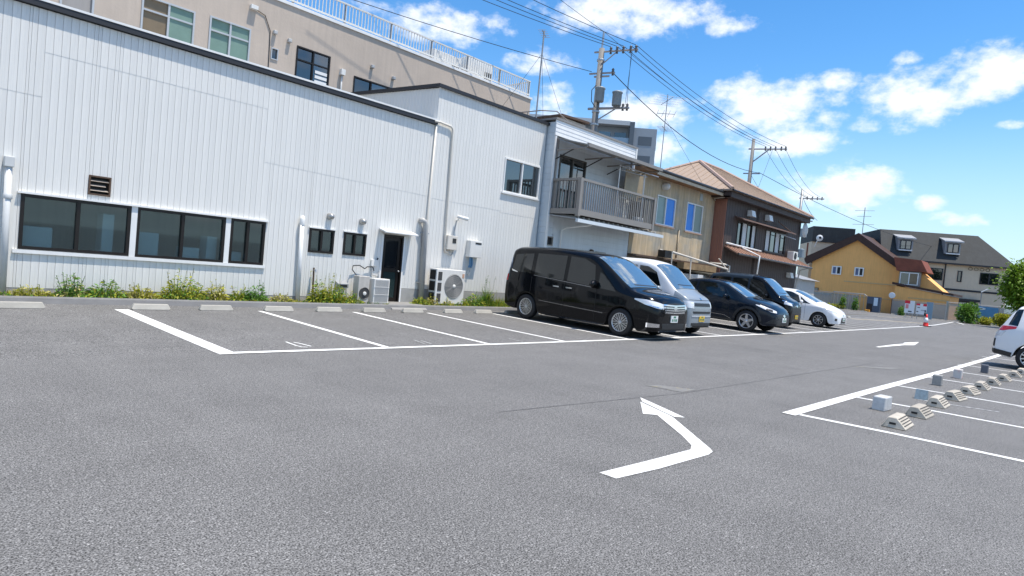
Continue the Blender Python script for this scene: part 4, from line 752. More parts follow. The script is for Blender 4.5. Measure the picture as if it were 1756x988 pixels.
mr = thing('traffic_mirror', 'round pale convex mirror on a post before the ochre wall', 'mirror', (80, 16.65, 0)); MB().tube([(80, 16.62, 0), (80, 16.62, 2.2)], .035, 6).build('post', BARGE, mr); MB().lathe([(0, -.03), (.22, -.025), (.31, -.01), (.33, 0)], (79.93, 16.65, 2.15), 20, 'x').build('mirror_face', M('mirror_face', (.66, .7, .74), .35), mr, True)
bn = thing('blue_banner', 'pale blue banner with white pills hung on the mesh fence', 'banner', (79.9, 8, 0)); MB().prism([(8.9, .62), (8.9, 1.85), (7.1, 1.8), (7.1, .72)], 'x', 79.2, 79.23).build('sheet', SKYB, bn)
for y, z in ((8.55, 1.6), (8.98, 1.25)):
    MB().prism([(y+.42*math.cos(t)*(1 if z > 1.4 else .6), z+.13*math.sin(t)) for t in [2*math.pi*i/16 for i in range(16)]], 'x', 79.17, 79.195).build('pill', SIGNW, bn); MB().box(79.155, 79.168, y-.18, y+.18, z-.04, z+.04).build('lettering', INK, bn)
lp = thing('lot_lamp', 'slim lamp post with angled head behind the blue banner', 'lamp', (82, 8.9, 0)); MB().tube([(82, 8.88, 0), (82, 8.92, 3.35)], .05, 6).build('post', STEELG, lp); MB().tube([(82, 8.95, 3.33), (82, 8.2, 3.85)], .07, 6).build('head', WTRIM, lp)
# traffic cone
cn = thing('traffic_cone', 'red and white traffic cone standing on the white line', 'cone', (50.5, 8.33, 0))
MB().lathe([(.001, .84), (.05, .84), (.075, .62), (.17, .06), (.18, .045)], (50.5, 8.33, 0), 16).build('cone', M('cone_red', (.8, .03, .02), .45), cn, True); MB().lathe([(.082, .6), (.086, .6), (.145, .28), (.14, .28)], (50.5, 8.33, 0), 16).build('band', SIGNW, cn, True); MB().box(50.2, 50.8, 8.03, 8.63, .004, .05).build('base', BLACK, cn, bevel=.01); MB().lathe([(0, .95), (.06, .93), (.07, .75), (.05, .7)], (50.42, 8.42, 0), 8).build('clip', BLACK, cn, True)
# ------------------------------------------------------------------ wheel stops
st = MB(); st.prism([(-.07, 0), (-.062, .02), (-.03, .105), (.03, .105), (.062, .02), (.07, 0)], 'x', -.31, .31)
for i, v in enumerate(st.v):
    if v[2] > .09: st.v[i] = (v[0]*.93, v[1], v[2])
    elif v[2] > .01: pass
SM = unit('wheel_stop', st, STOPC)
def stop(x, y, label, sx=1): 
    o = bpy.data.objects.new('wheel_stop', SM); COL.objects.link(o); o.location = (x, y, gz(y)+.001); o.scale = (sx, 1, 1); o.rotation_euler.z = random.uniform(-.02, .02); tag(o, label, 'wheel stop', 'concrete wheel stops by the kerb')
    b = o.modifiers.new('b', 'BEVEL'); b.width = .012; b.segments = 2; return o
LEFT = [2.02, 3.95, 5.12, 6.42, 7.62, 8.83, 10.0, 11.37, 12.52, 13.75, 14.75, 16.1, 17.2, 18.7, 19.8, 21.3, 22.4, 23.7, 24.7, 26.0, 27.0, 30.5, 31.6]+[33.1+1.2*i for i in range(14)]
for i, x in enumerate(LEFT):
    lb = 'concrete wheel stop outside the bays, left of the broad white line' if i == 0 else ('pale concrete wheel stop in an empty bay, %s along from the broad white line' % ('', 'first', 'second', 'third', 'fourth', 'fifth', 'sixth', 'seventh', 'eighth')[i]) if i < 9 else 'concrete wheel stop behind the parked cars' if x < 33 else 'concrete wheel stop in the far empty bays'
    stop(x, 12.66, lb, 1.05 if i == 0 else 1)
for x, y in ((75.5, 18.2), (78.2, 15.9), (76.2, 8.9), (75.6, 6.9), (72.4, 13.6)):
    o = stop(x, y, 'concrete wheel stop at the far end before the fence'); o.rotation_euler.z = 1.4
# slotted plastic ramps stops on the right
RAMP = M('ramp_plastic', (.44, .4, .335), .75, var=.16, vs=8, obj=.1, streak=.12, bump=.3, bs=50); RDK = M('ramp_slot', (.05, .045, .04), .8)
rs = thing('ramp_stop', 'beige slotted wheel stop at the corner of the right hand bays', 'wheel stop', group='slotted wheel stops along the right hand bays')
b_ = MB(); b_.prism([(.15, 0), (.13, .03), (.075, .155), (-.03, .155), (-.15, .02), (-.155, 0)], 'x', -.3, .3)
for i, v in enumerate(b_.v):
    if v[2] > .1: b_.v[i] = (v[0]*.9, v[1], v[2])
b_.build('body', RAMP, rs, bevel=.012)
d = Vector((0, -.12, -.135)); nrm = Vector((0, -.135, .12)).normalized()
for k in range(4):
    c = Vector((0, -.03, .155))+d*(.16+.21*k); a = d.normalized()*.0065
    MB().add([c+Vector((sx, 0, 0))+a*t+nrm*h for sx in (-.25, .25) for t in (-1, 1) for h in (.001, .006)], [(0, 1, 3, 2), (4, 6, 7, 5), (1, 5, 7, 3), (0, 2, 6, 4), (0, 4, 5, 1), (2, 3, 7, 6)]).build('slot', RDK, rs)
MB().box(-.297, -.288, -.03, .05, .055, .085).build('grip', BLACK, rs)
RST = [(8.82, 1.62), (9.98, 1.6), (11.33, 1.6), (12.5, 1.55), (13.75, 1.5), (14.9, 1.45), (16.2, 1.4), (17.5, 1.33), (19.0, 1.25), (20.2, 1.2)]
for k, (x, y) in enumerate(RST):
    o = rs if k == 0 else copy_tree(rs); o.location = (x, y, .002); o.rotation_euler.z = random.uniform(-.09, .07)-.03; o.scale = (random.uniform(.8, .87), .86, random.uniform(.8, .88))
    if k: o['label'] = 'beige slotted wheel stop, %s from the near corner of the right hand bays' % ('', 'second', 'third', 'fourth', 'fifth', 'sixth', 'seventh', 'eighth', 'ninth', 'tenth')[k]
def block(x, y, sx, sy, h, mat, label, rz=0, parts=True):
    o = MB().prism([(-sx/2, 0), (sx/2, 0), (sx/2-.02, h), (-sx/2+.03, h*.97)], 'y', -sy/2, sy/2).build('concrete_block', mat, None, bevel=.012); o.location = (x, y, .001); o.rotation_euler.z = rz; return tag(o, label, 'block', 'concrete blocks marking the right hand bays')
BLK = M('white_block', (.5, .51, .51), .8, var=.2, vs=9, bump=.4, bs=40); BLG = M('grey_block', (.27, .27, .26), .85, var=.15, vs=9, bump=.4, bs=40); BLP = M('red_smeared_block', (.5, .48, .46), .8, col2=(.5, .2, .17), c2s=5, c2t=.6, c2w=.08)
block(9.85, 2.02, .3, .16, .19, BLK, 'whitish chipped concrete block beside the corner of the broad line', -.1); block(14.2, 2.05, .17, .15, .2, BLG, 'upright plain grey concrete block on the bay line'); block(16.25, 2.0, .2, .15, .2, BLP, 'pale concrete block smeared with red paint'); block(18.75, 1.8, .16, .14, .2, M('dark_block', (.1, .11, .13), .8, var=.1), 'dark slate grey block near the white car')
o = MB().prism([(-.09, 0), (.09, 0), (.02, .15), (-.02, .15)], 'y', -.08, .08).build('bay_marker', [M('marker_blue', (.16, .22, .26), .5, var=.3, vs=20)]); o.location = (11.75, 1.88, .001); tag(o, 'small wedge marker with pale blue face behind the slotted stops', 'marker')

# ------------------------------------------------------------------ plants
def leafmat(name, a, b): return M(name, a, .55, col2=b, c2s=5, c2t=.5, c2w=.2, island=.35, trans=.35, spec=.3)
LF1 = leafmat('weed_yellow_green', (.27, .33, .025), (.42, .38, .05)); LF2 = leafmat('weed_green', (.07, .19, .025), (.17, .3, .05)); LF3 = leafmat('weed_dry', (.5, .44, .2), (.36, .34, .09)); TLF = leafmat('tree_leaf', (.09, .19, .012), (.2, .3, .025)); DLF = leafmat('dark_leaf', (.02, .055, .012), (.04, .09, .02))
def blade(mb, p, d, L, w, droop, mi=0):
    p = Vector(p); d = Vector(d).normalized(); q = d.cross(Vector((0, 0, 1)))
    if q.length < .1: q = Vector((1, 0, 0))
    q.normalize(); q.rotate(Matrix.Rotation(random.uniform(-1, 1), 3, d)); m = p+d*L*.5; e = p+d*L+Vector((0, 0, -droop*L))
    mb.add([p-q*w*.35, p+q*w*.35, m+q*w*.5, m-q*w*.5, e], [(0, 1, 2, 3), (3, 2, 4)], mi)
def rnd(a, b): return random.uniform(a, b)
def weed(x, y, z, r, h, n, mats, label, kind='bush', stalks=4):
    t = thing('weed_clump', label, 'weeds', (x, y, z), 'weeds along the kerb'); mb = MB()
    for i in range(n):
        a, rr = rnd(0, 6.283), r*math.sqrt(random.random()); hh = h*max(.12, (1-(rr/r)**2))*rnd(.1, .95); px, py = x+rr*math.cos(a), y+rr*math.sin(a)*.55
        if kind == 'grass' or i % 5 < 2: blade(mb, (px, py, z), (rnd(-.4, .4), rnd(-.4, .4), 1), hh+.1, .011, rnd(0, .35), int(random.random() < .3))
        else: blade(mb, (px, py, z+hh), (math.cos(a)+rnd(-.6, .6), math.sin(a)+rnd(-.6, .6), rnd(-.1, .9)), rnd(.05, .12), rnd(.022, .045), rnd(.1, .6), int(random.random() < .35))
    mb.build('foliage', mats, t); sb = MB()
    for i in range(stalks):
        a = rnd(0, 6.283); px, py = x+rnd(-.5, .5)*r, y+rnd(-.3, .3)*r; e = Vector((px+rnd(-.12, .12), py+rnd(-.08, .08), z+h*rnd(.85, 1.35))); sb.tube([(px, py, z), Vector((px, py, z)).lerp(e, .5)+Vector((.01, 0, 0)), e], .004, 4)
        for k in range(7): p = Vector((px, py, z)).lerp(e, rnd(.35, 1)); blade(sb, p, (rnd(-1, 1), rnd(-1, 1), rnd(.1, .8)), rnd(.03, .08), .018, .3)
    if stalks: sb.build('stalks', mats[0], t)
    return t
WD = [(2.35, .3, .18, 'low yellow green weeds by the left downpipe', [LF1, LF3], 'bush', 3), (2.95, .25, .42, 'tall thin weed with loose stalks under the long window', [LF2, LF3], 'bush', 7), (3.5, .34, .34, 'green weed clump under the louvred vent', [LF2, LF1], 'bush', 5), (4.1, .3, .26, 'dry yellow weeds below the first window mullion', [LF1, LF3], 'bush', 6), (4.9, .5, .52, 'broad bushy yellow green weed, biggest under the long window', [LF1, LF2], 'bush', 6), (5.55, .28, .38, 'weed clump under the second window mullion', [LF1, LF3], 'bush', 5), (6.05, .2, .3, 'small pale weed beside a dark green one', [LF1, LF2], 'bush', 4), (6.42, .27, .42, 'dark green pointed weed under the narrow window', [LF2, LF2], 'bush', 3), (7.05, .3, .16, 'sparse dry weeds left of the white standpipe', [LF3, LF1], 'bush', 6), (7.95, .22, .62, 'narrow upright weed around the rusty water pipe', [LF1, LF2], 'bush', 3), (8.4, .4, .55, 'spreading weed with yellow leaves under the small windows', [LF1, LF2], 'bush', 8), (8.95, .32, .26, 'low weeds at the foot of the weathered condenser', [LF1, LF2], 'bush', 3), (9.75, .16, .12, 'tuft of weeds on the kerb before the finned condenser', [LF1, LF2], 'bush', 0), (11.12, .28, .24, 'low yellow weeds between door ramp and grey downpipe', [LF1, LF2], 'bush', 2), (11.6, .22, .42, 'rusty yellow weed between downpipe and large condenser', [LF3, LF1], 'bush', 4), (12.05, .3, .27, 'yellow green weeds in front of the large condenser', [LF1, LF3], 'bush', 4), (12.65, .3, .26, 'weeds at the corner of the large condenser', [LF1, LF2], 'bush', 3), (13.25, .42, .42, 'broad leaved green weeds below the water heater', [LF2, LF1], 'bush', 3), (13.75, .3, .8, 'tall green reedy weed behind the black minivan', [LF2, LF1], 'grass', 6), (14.4, .4, .4, 'grassy weeds behind the tail of the black minivan', [LF1, LF2], 'grass', 3)]
for x, r_, h_, lb, mt, kd, stl in WD: weed(x, 13.78, .15, r_, h_*1.0, int(330*(r_/.35)*(h_/.35+.4)), mt, lb, kd, stl)
gc = MB()
for i in range(3800):
    x = rnd(-1.3, 16.2)
    if 9.86 < x < 11.0: continue
    if random.random() > .35+.6*math.sin(x*1.7+math.sin(x*4))**2: continue
    blade(gc, (x, rnd(13.5, 14.05), .15), (rnd(-.8, .8), rnd(-.8, .5), rnd(.3, 1)), rnd(.04, .13), rnd(.012, .03), rnd(0, .5), int(random.random() < .4))
tag(gc.build('ground_weeds', [LF1, LF2]), 'low yellow green ground cover along the kerb strip', 'weeds', kind='stuff')
def bush(name, label, c, rx, ry, rz_, n, mat, ls=.12, cat='bush'):
    t = thing(name, label, cat, (c[0], c[1], 0)); mb = MB(); lobes = [(Vector((rnd(-.5, .5)*rx, rnd(-.5, .5)*ry, rnd(.25, .75)*rz_)), rnd(.35, .6)) for _ in range(9)]
    for i in range(n):
        o, s_ = random.choice(lobes); d = Vector((rnd(-1, 1), rnd(-1, 1), rnd(-1, 1)))
        if d.length > 1: continue
        d = d.normalized()*d.length**.35; p = Vector((c[0], c[1], 0))+o+Vector((d.x*rx*s_, d.y*ry*s_, d.z*rz_*s_*.7))
        if p.z < .02: continue
        blade(mb, p, (d.x+rnd(-.5, .5), d.y+rnd(-.5, .5), d.z+rnd(-.2, .7)), ls*rnd(.6, 1.4), ls*.5, rnd(0, .4))
    mb.build('foliage', mat, t); MB().tube([(c[0], c[1], 0), (c[0]+.05, c[1], rz_*.6)], [.05, .02], 6).build('stem', BARGE, t); return t
bush('leafy_bush', 'bright green bush in front of the mesh fence beside the end post', (76.2, 9.2), 1.15, .95, 2.0, 2600, LF2, .26); bush('leafy_bush', 'low pale green shrub below the blue banner', (78.4, 7.9), .7, 1.1, .8, 1400, LF1, .2); bush('leafy_bush', 'yellowish bush by fence right of the blue banner', (76.5, 6.4), .8, .9, 1.4, 2200, LF1, .22)
bush('leafy_bush', 'small round shrub against the ochre annex wall', (78.3, 15.2), .4, .4, .9, 700, LF2, .18); bush('leafy_bush', 'thin upright shrub before the yard fence', (79.9, 21.6), .35, .35, 1.7, 700, LF2, .2); bush('leafy_bush', 'slim green shrub right of the yard fence shrub', (79.8, 20.2), .3, .3, 1.5, 600, LF2, .2); bush('leafy_bush', 'yellow green low weeds along the yard fence', (79.5, 22.6), .5, 1.4, .5, 900, LF1, .18)
def tree(label, base, h, crown, mat, n, ls):
    t = thing('broadleaf_tree', label, 'tree', base); x, y, z = base; tr = MB(); tr.tube([(x, y, 0), (x+.05, y, h*.3), (x-.05, y+.1, h*.6)], [.16, .12, .06], 8); tips = []
    for k in range(9):
        a = k*2.4; e = Vector((x+crown*.62*math.cos(a), y+crown*.62*math.sin(a), h*rnd(.45, .85))); tr.tube([(x, y, h*rnd(.25, .45)), Vector((x, y, h*.4)).lerp(e, .5)+Vector((0, 0, .2)), e], [.07, .05, .02], 5); tips.append(e)
    tips += [Vector((x+rnd(-.5, .5)*crown, y+rnd(-.5, .5)*crown, h*rnd(.3, .9))) for _ in range(20)]+[Vector((x, y, h*.9))]
    tr.build('trunk', BARGE, t, True); mb = MB()
    for i in range(n):
        c_ = tips[int(random.random()**1.0*len(tips)) % len(tips)]; d = Vector((random.gauss(0, 1), random.gauss(0, 1), random.gauss(0, .8))); d = d.normalized()*(abs(random.gauss(0, .5))+.35); p = c_+d*crown*.36
        blade(mb, p, (d.x+rnd(-.7, .7), d.y+rnd(-.7, .7), d.z+rnd(-.6, .6)), ls*rnd(.6, 1.4), ls*.55, rnd(0, .5))
    mb.build('crown', mat, t); return t
tree('bright green broadleaf tree leaning over the fence by the cream block', (72, 4.2, 0), 5.9, 2.6, TLF, 15000, .26); tree('darker tree standing behind the bright green one', (80, 1.8, 0), 7.2, 3.2, DLF, 7000, .32); tree('dark green tree far along the fence', (86, -3, 0), 7.5, 3.4, DLF, 6000, .34)

# ------------------------------------------------------------------ cars
def paint(name, col, rough=.25, metal=0.0): return M(name, col, rough, metal, coat=.35, spec=.15, var=.02, vs=3)
TYRE = M('tyre', (.012, .012, .013), .75, bump=.2, bs=60); ALLOY = M('alloy', (.62, .63, .64), .28, metal=.85); CHROME = M('chrome', (.75, .76, .78), .12, metal=1)
UNDER = M('underbody', (.01, .01, .01), .8); PLAST = M('black_plastic', (.018, .019, .021), .45); CGLASS = glassmat('car_glass', (.1, .12, .12), (.004, .007, .007), .1, .0, .35); SCREEN = glassmat('windscreen', (.3, .36, .38), (.1, .15, .17), .05, 1.3)
LAMP = glassmat('lamp_lens', (.6, .62, .64), (.72, .74, .76), .05, .4); REDL = M('tail_red', (.5, .008, .012), .15, coat=1); SEAM = M('shut_line', (.004, .004, .004), .7); SEAMG = M('shut_line_grey', (.28, .29, .3), .7)
PLATEW = M('plate_white', (.72, .74, .72), .5); PLATEY = M('plate_yellow', (.8, .5, .03), .5); PLINK = M('plate_green', (.05, .2, .12), .6)
def lerp_c(c, x):
    if x <= c[0][0]: return c[0][1]
    for a, b in zip(c, c[1:]):
        if x <= b[0]: return a[1]+(b[1]-a[1])*(x-a[0])/(b[0]-a[0])
    return c[-1][1]
class Car:
    def __init__(s, name, label, body, sp, under=UNDER, roof=None):
        s.sp = sp; s.root = thing(name, label, 'car'); s.body_mat = body
        ra, hub = sp['arch'], sp['hub']; xs = set()
        for k in ('top', 'belt', 'w', 'rail'): xs |= {p[0] for p in sp[k]}
        n, r = sp['w'][-1][0], sp['w'][0][0]
        xs = {x for x in xs if all(abs(abs(x-a)-0) > ra+.08 or True for a in sp['axles'])}
        for a in sp['axles']:
            xs = {x for x in xs if abs(x-a) > ra+.09}
            xs |= {a+ra*math.cos(R_(t)) for t in (0, 25, 50, 75, 105, 130, 155, 180)}|{a-ra-.045, a+ra+.045}
        xs = sorted(xs); keep = [xs[0]]
        for x in xs[1:]:
            if x-keep[-1] > .03 or x == xs[-1]: keep.append(x)
        def zb(x):
            z = lerp_c(sp['sill'], x)
            for a in sp['axles']:
                if abs(x-a) <= ra+1e-4: z = max(z, hub+math.sqrt(max(0, ra*ra-(x-a)**2)))
            return z
        def prof(t):
            return lerp_c([(0, .955), (.28, .985), (.6, 1), (1, .972)], max(0, min(1, t)))
        mb = MB(); K = 9
        for x in keep:
            T, B, Wd, Rw, D = (lerp_c(sp[k], x) for k in ('top', 'belt', 'w', 'rail', 'drop')); b = zb(x); sl = lerp_c(sp['sill'], x); B = min(B, T-.02)
            b = min(b, B-.05)
            pts = [(0, b), (Wd*.8, b), (Wd*prof((b-sl)/(B-sl))-.004, b)]
            for t in (.04, .4, .72): z = b+(B-b)*t; pts.append((Wd*prof((z-sl)/(B-sl)), z))
            Bq = Wd*.972; pts += [(Bq, B), (Bq+(Rw-Bq)*.87+.008, B+(T-D-B)*.87), (Rw, T-D), (Rw*.62, T-D*.22), (0, T)]
            K = len(pts); row = [(x, y, z) for y, z in pts]+[(x, -y, z) for y, z in pts[-2:0:-1]]
            mb.v += row
        n = 2*K-2; m = len(keep)
        for i in range(m-1):
            xm = (keep[i]+keep[i+1])/2
            for j in range(n):
                a = i*n+j; b2 = i*n+(j+1) % n; mb.f.append((a, b2, b2+n, a+n)); jj = j if j < K-1 else n-1-j
                mb.m.append(1 if jj < 2 else 2 if (roof and jj >= K-5 and roof[1] < xm < roof[2]) else 0)
        mb.f.append(tuple(range(n))[::-1]); mb.f.append(tuple((m-1)*n+j for j in range(n))); mb.m += [0, 0]
        s.body = mb.build('body', [body, under, roof[0] if roof else body], s.root, True)
        sub = s.body.modifiers.new('s', 'SUBSURF'); sub.levels = sub.render_levels = 2
        dg = bpy.context.evaluated_depsgraph_get(); dg.update(); ev = s.body.evaluated_get(dg); me = ev.to_mesh()
        s.bvh = BVHTree.FromPolygons([v.co.copy() for v in me.vertices], [tuple(p.vertices) for p in me.polygons]); ev.to_mesh_clear()
    def grid(s, name, mat, rays, off, parent, skirt=.014, smooth=True):
        R, C_ = len(rays), len(rays[0]); mb = MB(); nr = []
        for row in rays:
            for o, d in row:
                h, nn, _, _ = s.bvh.ray_cast(o, d)
                if h is None:
                    h, nn, _, _ = s.bvh.find_nearest(o+d*4.0)
                if nn.dot(d) > 0: nn = -nn
                mb.v.append(tuple(h+nn*off)); nr.append(nn)
        for i in range(R-1):
            for j in range(C_-1): mb.f.append((i*C_+j, i*C_+j+1, (i+1)*C_+j+1, (i+1)*C_+j)); mb.m.append(0)
        if skirt:
            loop = [j for j in range(C_)]+[i*C_+C_-1 for i in range(1, R)]+[(R-1)*C_+j for j in range(C_-2, -1, -1)]+[i*C_ for i in range(R-2, 0, -1)]
            b = len(mb.v); mb.v += [tuple(Vector(mb.v[k])-nr[k]*(off+skirt)) for k in loop]
            for k in range(len(loop)): mb.f.append((loop[k], loop[(k+1) % len(loop)], b+(k+1) % len(loop), b+k)); mb.m.append(0)
        return mb.build(name, mat, parent or s.root, False)
    def patch(s, name, mat, lo, hi, phi, off=.005, cols=12, rows=7, mirror=False, parent=None, skirt=.014):
        out = []
        for sg in ((1, -1) if mirror else (1,)):
            ph = R_(phi)*sg; do = Vector((math.cos(ph), math.sin(ph), 0)); e = Vector((-math.sin(ph), math.cos(ph), 0)); u0, u1 = lo[0][0], lo[-1][0]; v0, v1 = hi[0][0], hi[-1][0]; rays = []
            for i in range(rows):
                f = i/(rows-1); row = []
                for j in range(cols):
                    g = j/(cols-1); ua, ub = u0+(u1-u0)*g, v0+(v1-v0)*g; u = ua+(ub-ua)*f; z = lerp_c(lo, ua)*(1-f)+lerp_c(hi, ub)*f
                    row.append((e*(u*sg)+do*4+Vector((0, 0, z)), -do))
                rays.append(row)
            out.append(s.grid(name, mat, rays, off, parent, skirt))
        return out[0] if len(out) == 1 else out
    def side(s, name, mat, lo, hi, off=.005, **k): return s.patch(name, mat, lo, hi, -90, off, mirror=True, **k)
    def line(s, x, z0, z1, w=.014, mat=None, x1=None):
        x1 = x if x1 is None else x1
        return s.side('shut_line', mat or SEAM, [(x, z0), (x+w, z0)], [(x1, z1), (x1+w, z1)], .003, cols=2, rows=9, skirt=0)
    def screen(s, name, mat, xa, xb, k=.93, off=.016, ka=None):
        sp = s.sp; rays = []
        for i in range(16):
            x = xa+(xb-xa)*i/15; T = lerp_c(sp['top'], x); sl = (lerp_c(sp['top'], x+.02)-lerp_c(sp['top'], x-.02))/.04; nn = Vector((-sl, 0, 1)).normalized(); w = lerp_c(sp['rail'], x)*(k+((ka or k)-k)*i/15)
            rays.append([(Vector((x, w*(j/16*2-1), T))+nn*.6, -nn) for j in range(17)])
        return s.grid(name, mat, rays, off, None, .01)
    def wheels(s, r, rim, n, style=0, wd=.2, mat=None):
        hub = s.sp['hub']
        for a in s.sp['axles']:
            y = lerp_c(s.sp['w'], a)*.985
            for sg in (-1, 1):
                c = (a, 0, hub)
                def Y(v): return sg*(y-v)
                def rev(pr, nm, mt, par, k=28): return MB().lathe([(q[0], Y(q[1])) for q in pr], c, k, 'y').build(nm, mt, par, True)
                w = rev([(.001, .06), (rim*.96, .06), (rim*.97, wd*.8)], 'wheel', M('wheel_dark', (.03, .03, .032), .5), s.root)
                rev([(rim*.98, .012), (rim+.015, .0), (r-.03, .002), (r-.006, .022), (r, .05), (r, wd-.05), (r-.02, wd), (rim, wd)], 'tyre', TYRE, w)
                rev([(rim*.9, .035), (rim*.93, .012), (rim*.985, .008), (rim*.99, .03)], 'rim', mat or ALLOY, w)
                sp = MB()
                for i in range(n):
                    t = 2*math.pi*(i+.25)/n; dv = Vector((math.cos(t), 0, math.sin(t))); qv = Vector((-math.sin(t), 0, math.cos(t)))
                    offs = (-.055, .055) if style == 1 else (0,)
                    for o2 in offs:
                        w0, w1 = (.007, .011) if style == 1 else (.012, .018) if style == 2 else (.05, .034)
                        a0 = dv*rim*.16+qv*o2*.35; a1 = dv*rim*.93+qv*o2*rim/.21*.5
                        P = []
                        for base, ww, yy in ((a0, w0, .028), (a1, w1, .018)):
                            for sgn in (-1, 1):
                                for dep in (0, .022): q = base+qv*ww*sgn; P.append((a+q.x, Y(yy+dep), hub+q.z))
                        sp.add(P, [(0, 2, 6, 4), (1, 5, 7, 3), (0, 4, 5, 1), (2, 3, 7, 6), (4, 6, 7, 5)])
                sp.build('spokes', mat or ALLOY, w); rev([(.001, .012), (rim*.15, .014), (rim*.2, .03), (rim*.2, .06)], 'hub_cap', mat or ALLOY, w, 14)
    def mirror(s, x, z, l=.2, mat=None, dy=.1):
        for sg in (-1, 1):
            y = lerp_c(s.sp['w'], x)*.95; mb = MB(); mb.lathe([(.0, -l*.5), (l*.3, -l*.42), (l*.46, -l*.1), (l*.46, l*.25), (l*.3, l*.46), (0, l*.5)], (0, 0, 0), 10, 'y')
            mb.v = [(x+v[0]*.75, sg*(y+dy)+v[1], z+v[2]*.9) for v in mb.v]; o = mb.build('door_mirror', mat or s.body_mat, s.root, True)
            MB().tube([(x-.0, sg*(y-.06), z-.06), (x, sg*(y+dy), z-.02)], .03, 6).build('stalk', PLAST, o)
    def place(s, x, y, z=0, tilt=0, rz=-90):
        s.root.location = (x, y, z); s.root.rotation_euler = (0, tilt, R_(rz))
    def plate(s, mat, z0, z1, hw=.17, phi=0, y=0):
        p = s.patch('number_plate', mat, [(y-hw, z0), (y+hw, z0)], [(y-hw, z1), (y+hw, z1)], phi, .022, 4, 3, skirt=.03)
        for k, (a, b) in enumerate(((-.12, -.07), (-.04, .0), (.03, .07), (.085, .125))): s.patch('characters', PLINK, [(y+a, z0+.03), (y+b, z0+.03)], [(y+a, z0+.09), (y+b, z0+.09)], phi, .025, 2, 2, parent=p, skirt=0)
        s.patch('characters', PLINK, [(y-.06, z0+.115), (y+.06, z0+.115)], [(y-.06, z1-.012), (y+.06, z1-.012)], phi, .025, 2, 2, parent=p, skirt=0)
    def handles(s, xs, z, mat): 
        for x in xs: s.side('door_handle', mat, [(x, z), (x+.2, z)], [(x, z+.035), (x+.2, z+.03)], .035, cols=5, rows=3, skirt=.01)
# -- black people carrier
BK = paint('black_paint', (.003, .0035, .005), .12)
v = Car('parked_minivan', 'black minivan with chrome grille parked beside the empty bays', BK, dict(axles=(1.565, -1.565), arch=.4, hub=.345,
    top=[(-2.515, .95), (-2.5, 1.1), (-2.44, 1.8), (-2.36, 1.98), (-2.15, 2.05), (-1.2, 2.085), (-.2, 2.07), (.45, 2.02), (.74, 1.93), (1.12, 1.66), (1.46, 1.41), (1.75, 1.22), (2.1, 1.16), (2.39, 1.1), (2.5, 1.02), (2.545, .88)],
    belt=[(-2.515, .8), (-2.45, 1.15), (-2.2, 1.24), (-1, 1.2), (.3, 1.12), (1.2, 1.08), (1.75, 1.06), (2.1, 1.02), (2.4, .92), (2.545, .74)],
    w=[(-2.515, .74), (-2.47, .86), (-2.3, .9), (-1.9, .925), (0, .93), (1.6, .925), (2.1, .9), (2.38, .86), (2.5, .78), (2.545, .68)],
    rail=[(-2.515, .62), (-2.3, .74), (-1.8, .78), (.4, .77), (1.0, .77), (1.75, .8), (2.2, .78), (2.545, .52)],
    drop=[(-2.5, .08), (-2, .07), (.4, .06), (1.75, .06), (2.545, .07)], sill=[(-2.515, .36), (-2.3, .27), (-1.9, .2), (1.9, .19), (2.3, .2), (2.545, .26)]))
v.screen('windscreen', SCREEN, .66, 1.72, .95); v.patch('rear_window', CGLASS, [(-.6, 1.25), (.6, 1.25)], [(-.58, 1.75), (.58, 1.75)], 180)
v.side('side_window', CGLASS, [(-2.26, 1.36), (-2.12, 1.3), (-1.5, 1.28)], [(-2.2, 1.78), (-1.5, 1.84)]); v.side('side_window', CGLASS, [(-1.36, 1.26), (-.32, 1.2)], [(-1.36, 1.86), (-.32, 1.86)])
v.side('side_window', CGLASS, [(-.2, 1.2), (.72, 1.13)], [(-.2, 1.86), (.25, 1.83), (.62, 1.68)]); v.side('quarter_window', CGLASS, [(.82, 1.12), (1.36, 1.08)], [(.8, 1.52), (.92, 1.47), (1.3, 1.15)])
for x in (-1.44, -.27, .78): v.line(x, .3, 1.19 if x < .7 else 1.12)
v.side('shut_line', SEAM, [(-1.4, .62), (1.1, .53)], [(-1.4, .633), (1.1, .543)], .003, cols=16, rows=2, skirt=0); v.side('waist_trim', M('dull_chrome', (.3, .3, .31), .25, metal=.9), [(-1.1, .57), (1.05, .5)], [(-1.1, .585), (1.05, .515)], .008, cols=16, rows=2)
v.side('waist_trim', M('dull_chrome', (0, 0, 0)), [(-1.38, 1.235), (.72, 1.1)], [(-1.38, 1.248), (.72, 1.113)], .008, cols=16, rows=2); v.side('pillar_trim', CHROME, [(-2.33, 1.55), (-2.25, 1.3), (-2.0, 1.27)], [(-2.35, 1.68), (-2.28, 1.36), (-2.0, 1.285)], .008, cols=10, rows=2)
v.side('sill_trim', M('dull_chrome', (0, 0, 0)), [(-1.08, .2), (1.1, .2)], [(-1.08, .235), (1.1, .235)], .01, cols=12, rows=2)
v.handles((-.62, -.18), 1.0, CHROME); v.mirror(.72, 1.2, .24)
v.patch('headlamp', LAMP, [(.9, .955), (1.15, .86), (1.42, .8), (1.6, .78)], [(.9, .985), (1.15, .985), (1.42, .945), (1.6, .9)], -50, .008, mirror=True)
v.patch('headlamp_chrome', CHROME, [(1.12, .87), (1.58, .785)], [(1.12, .89), (1.58, .81)], -50, .012, mirror=True, rows=3)
gr = v.patch('grille', PLAST, [(-.46, .68), (.46, .68)], [(-.56, .92), (.56, .92)], 0, .006)
for k in range(4): v.patch('grille_bar', CHROME, [(-.48-.02*k, .7+.058*k), (0, .685+.058*k), (.48+.02*k, .7+.058*k)], [(-.48-.02*k, .734+.058*k), (0, .719+.058*k), (.48+.02*k, .734+.058*k)], 0, .026, 12, 3, parent=gr)
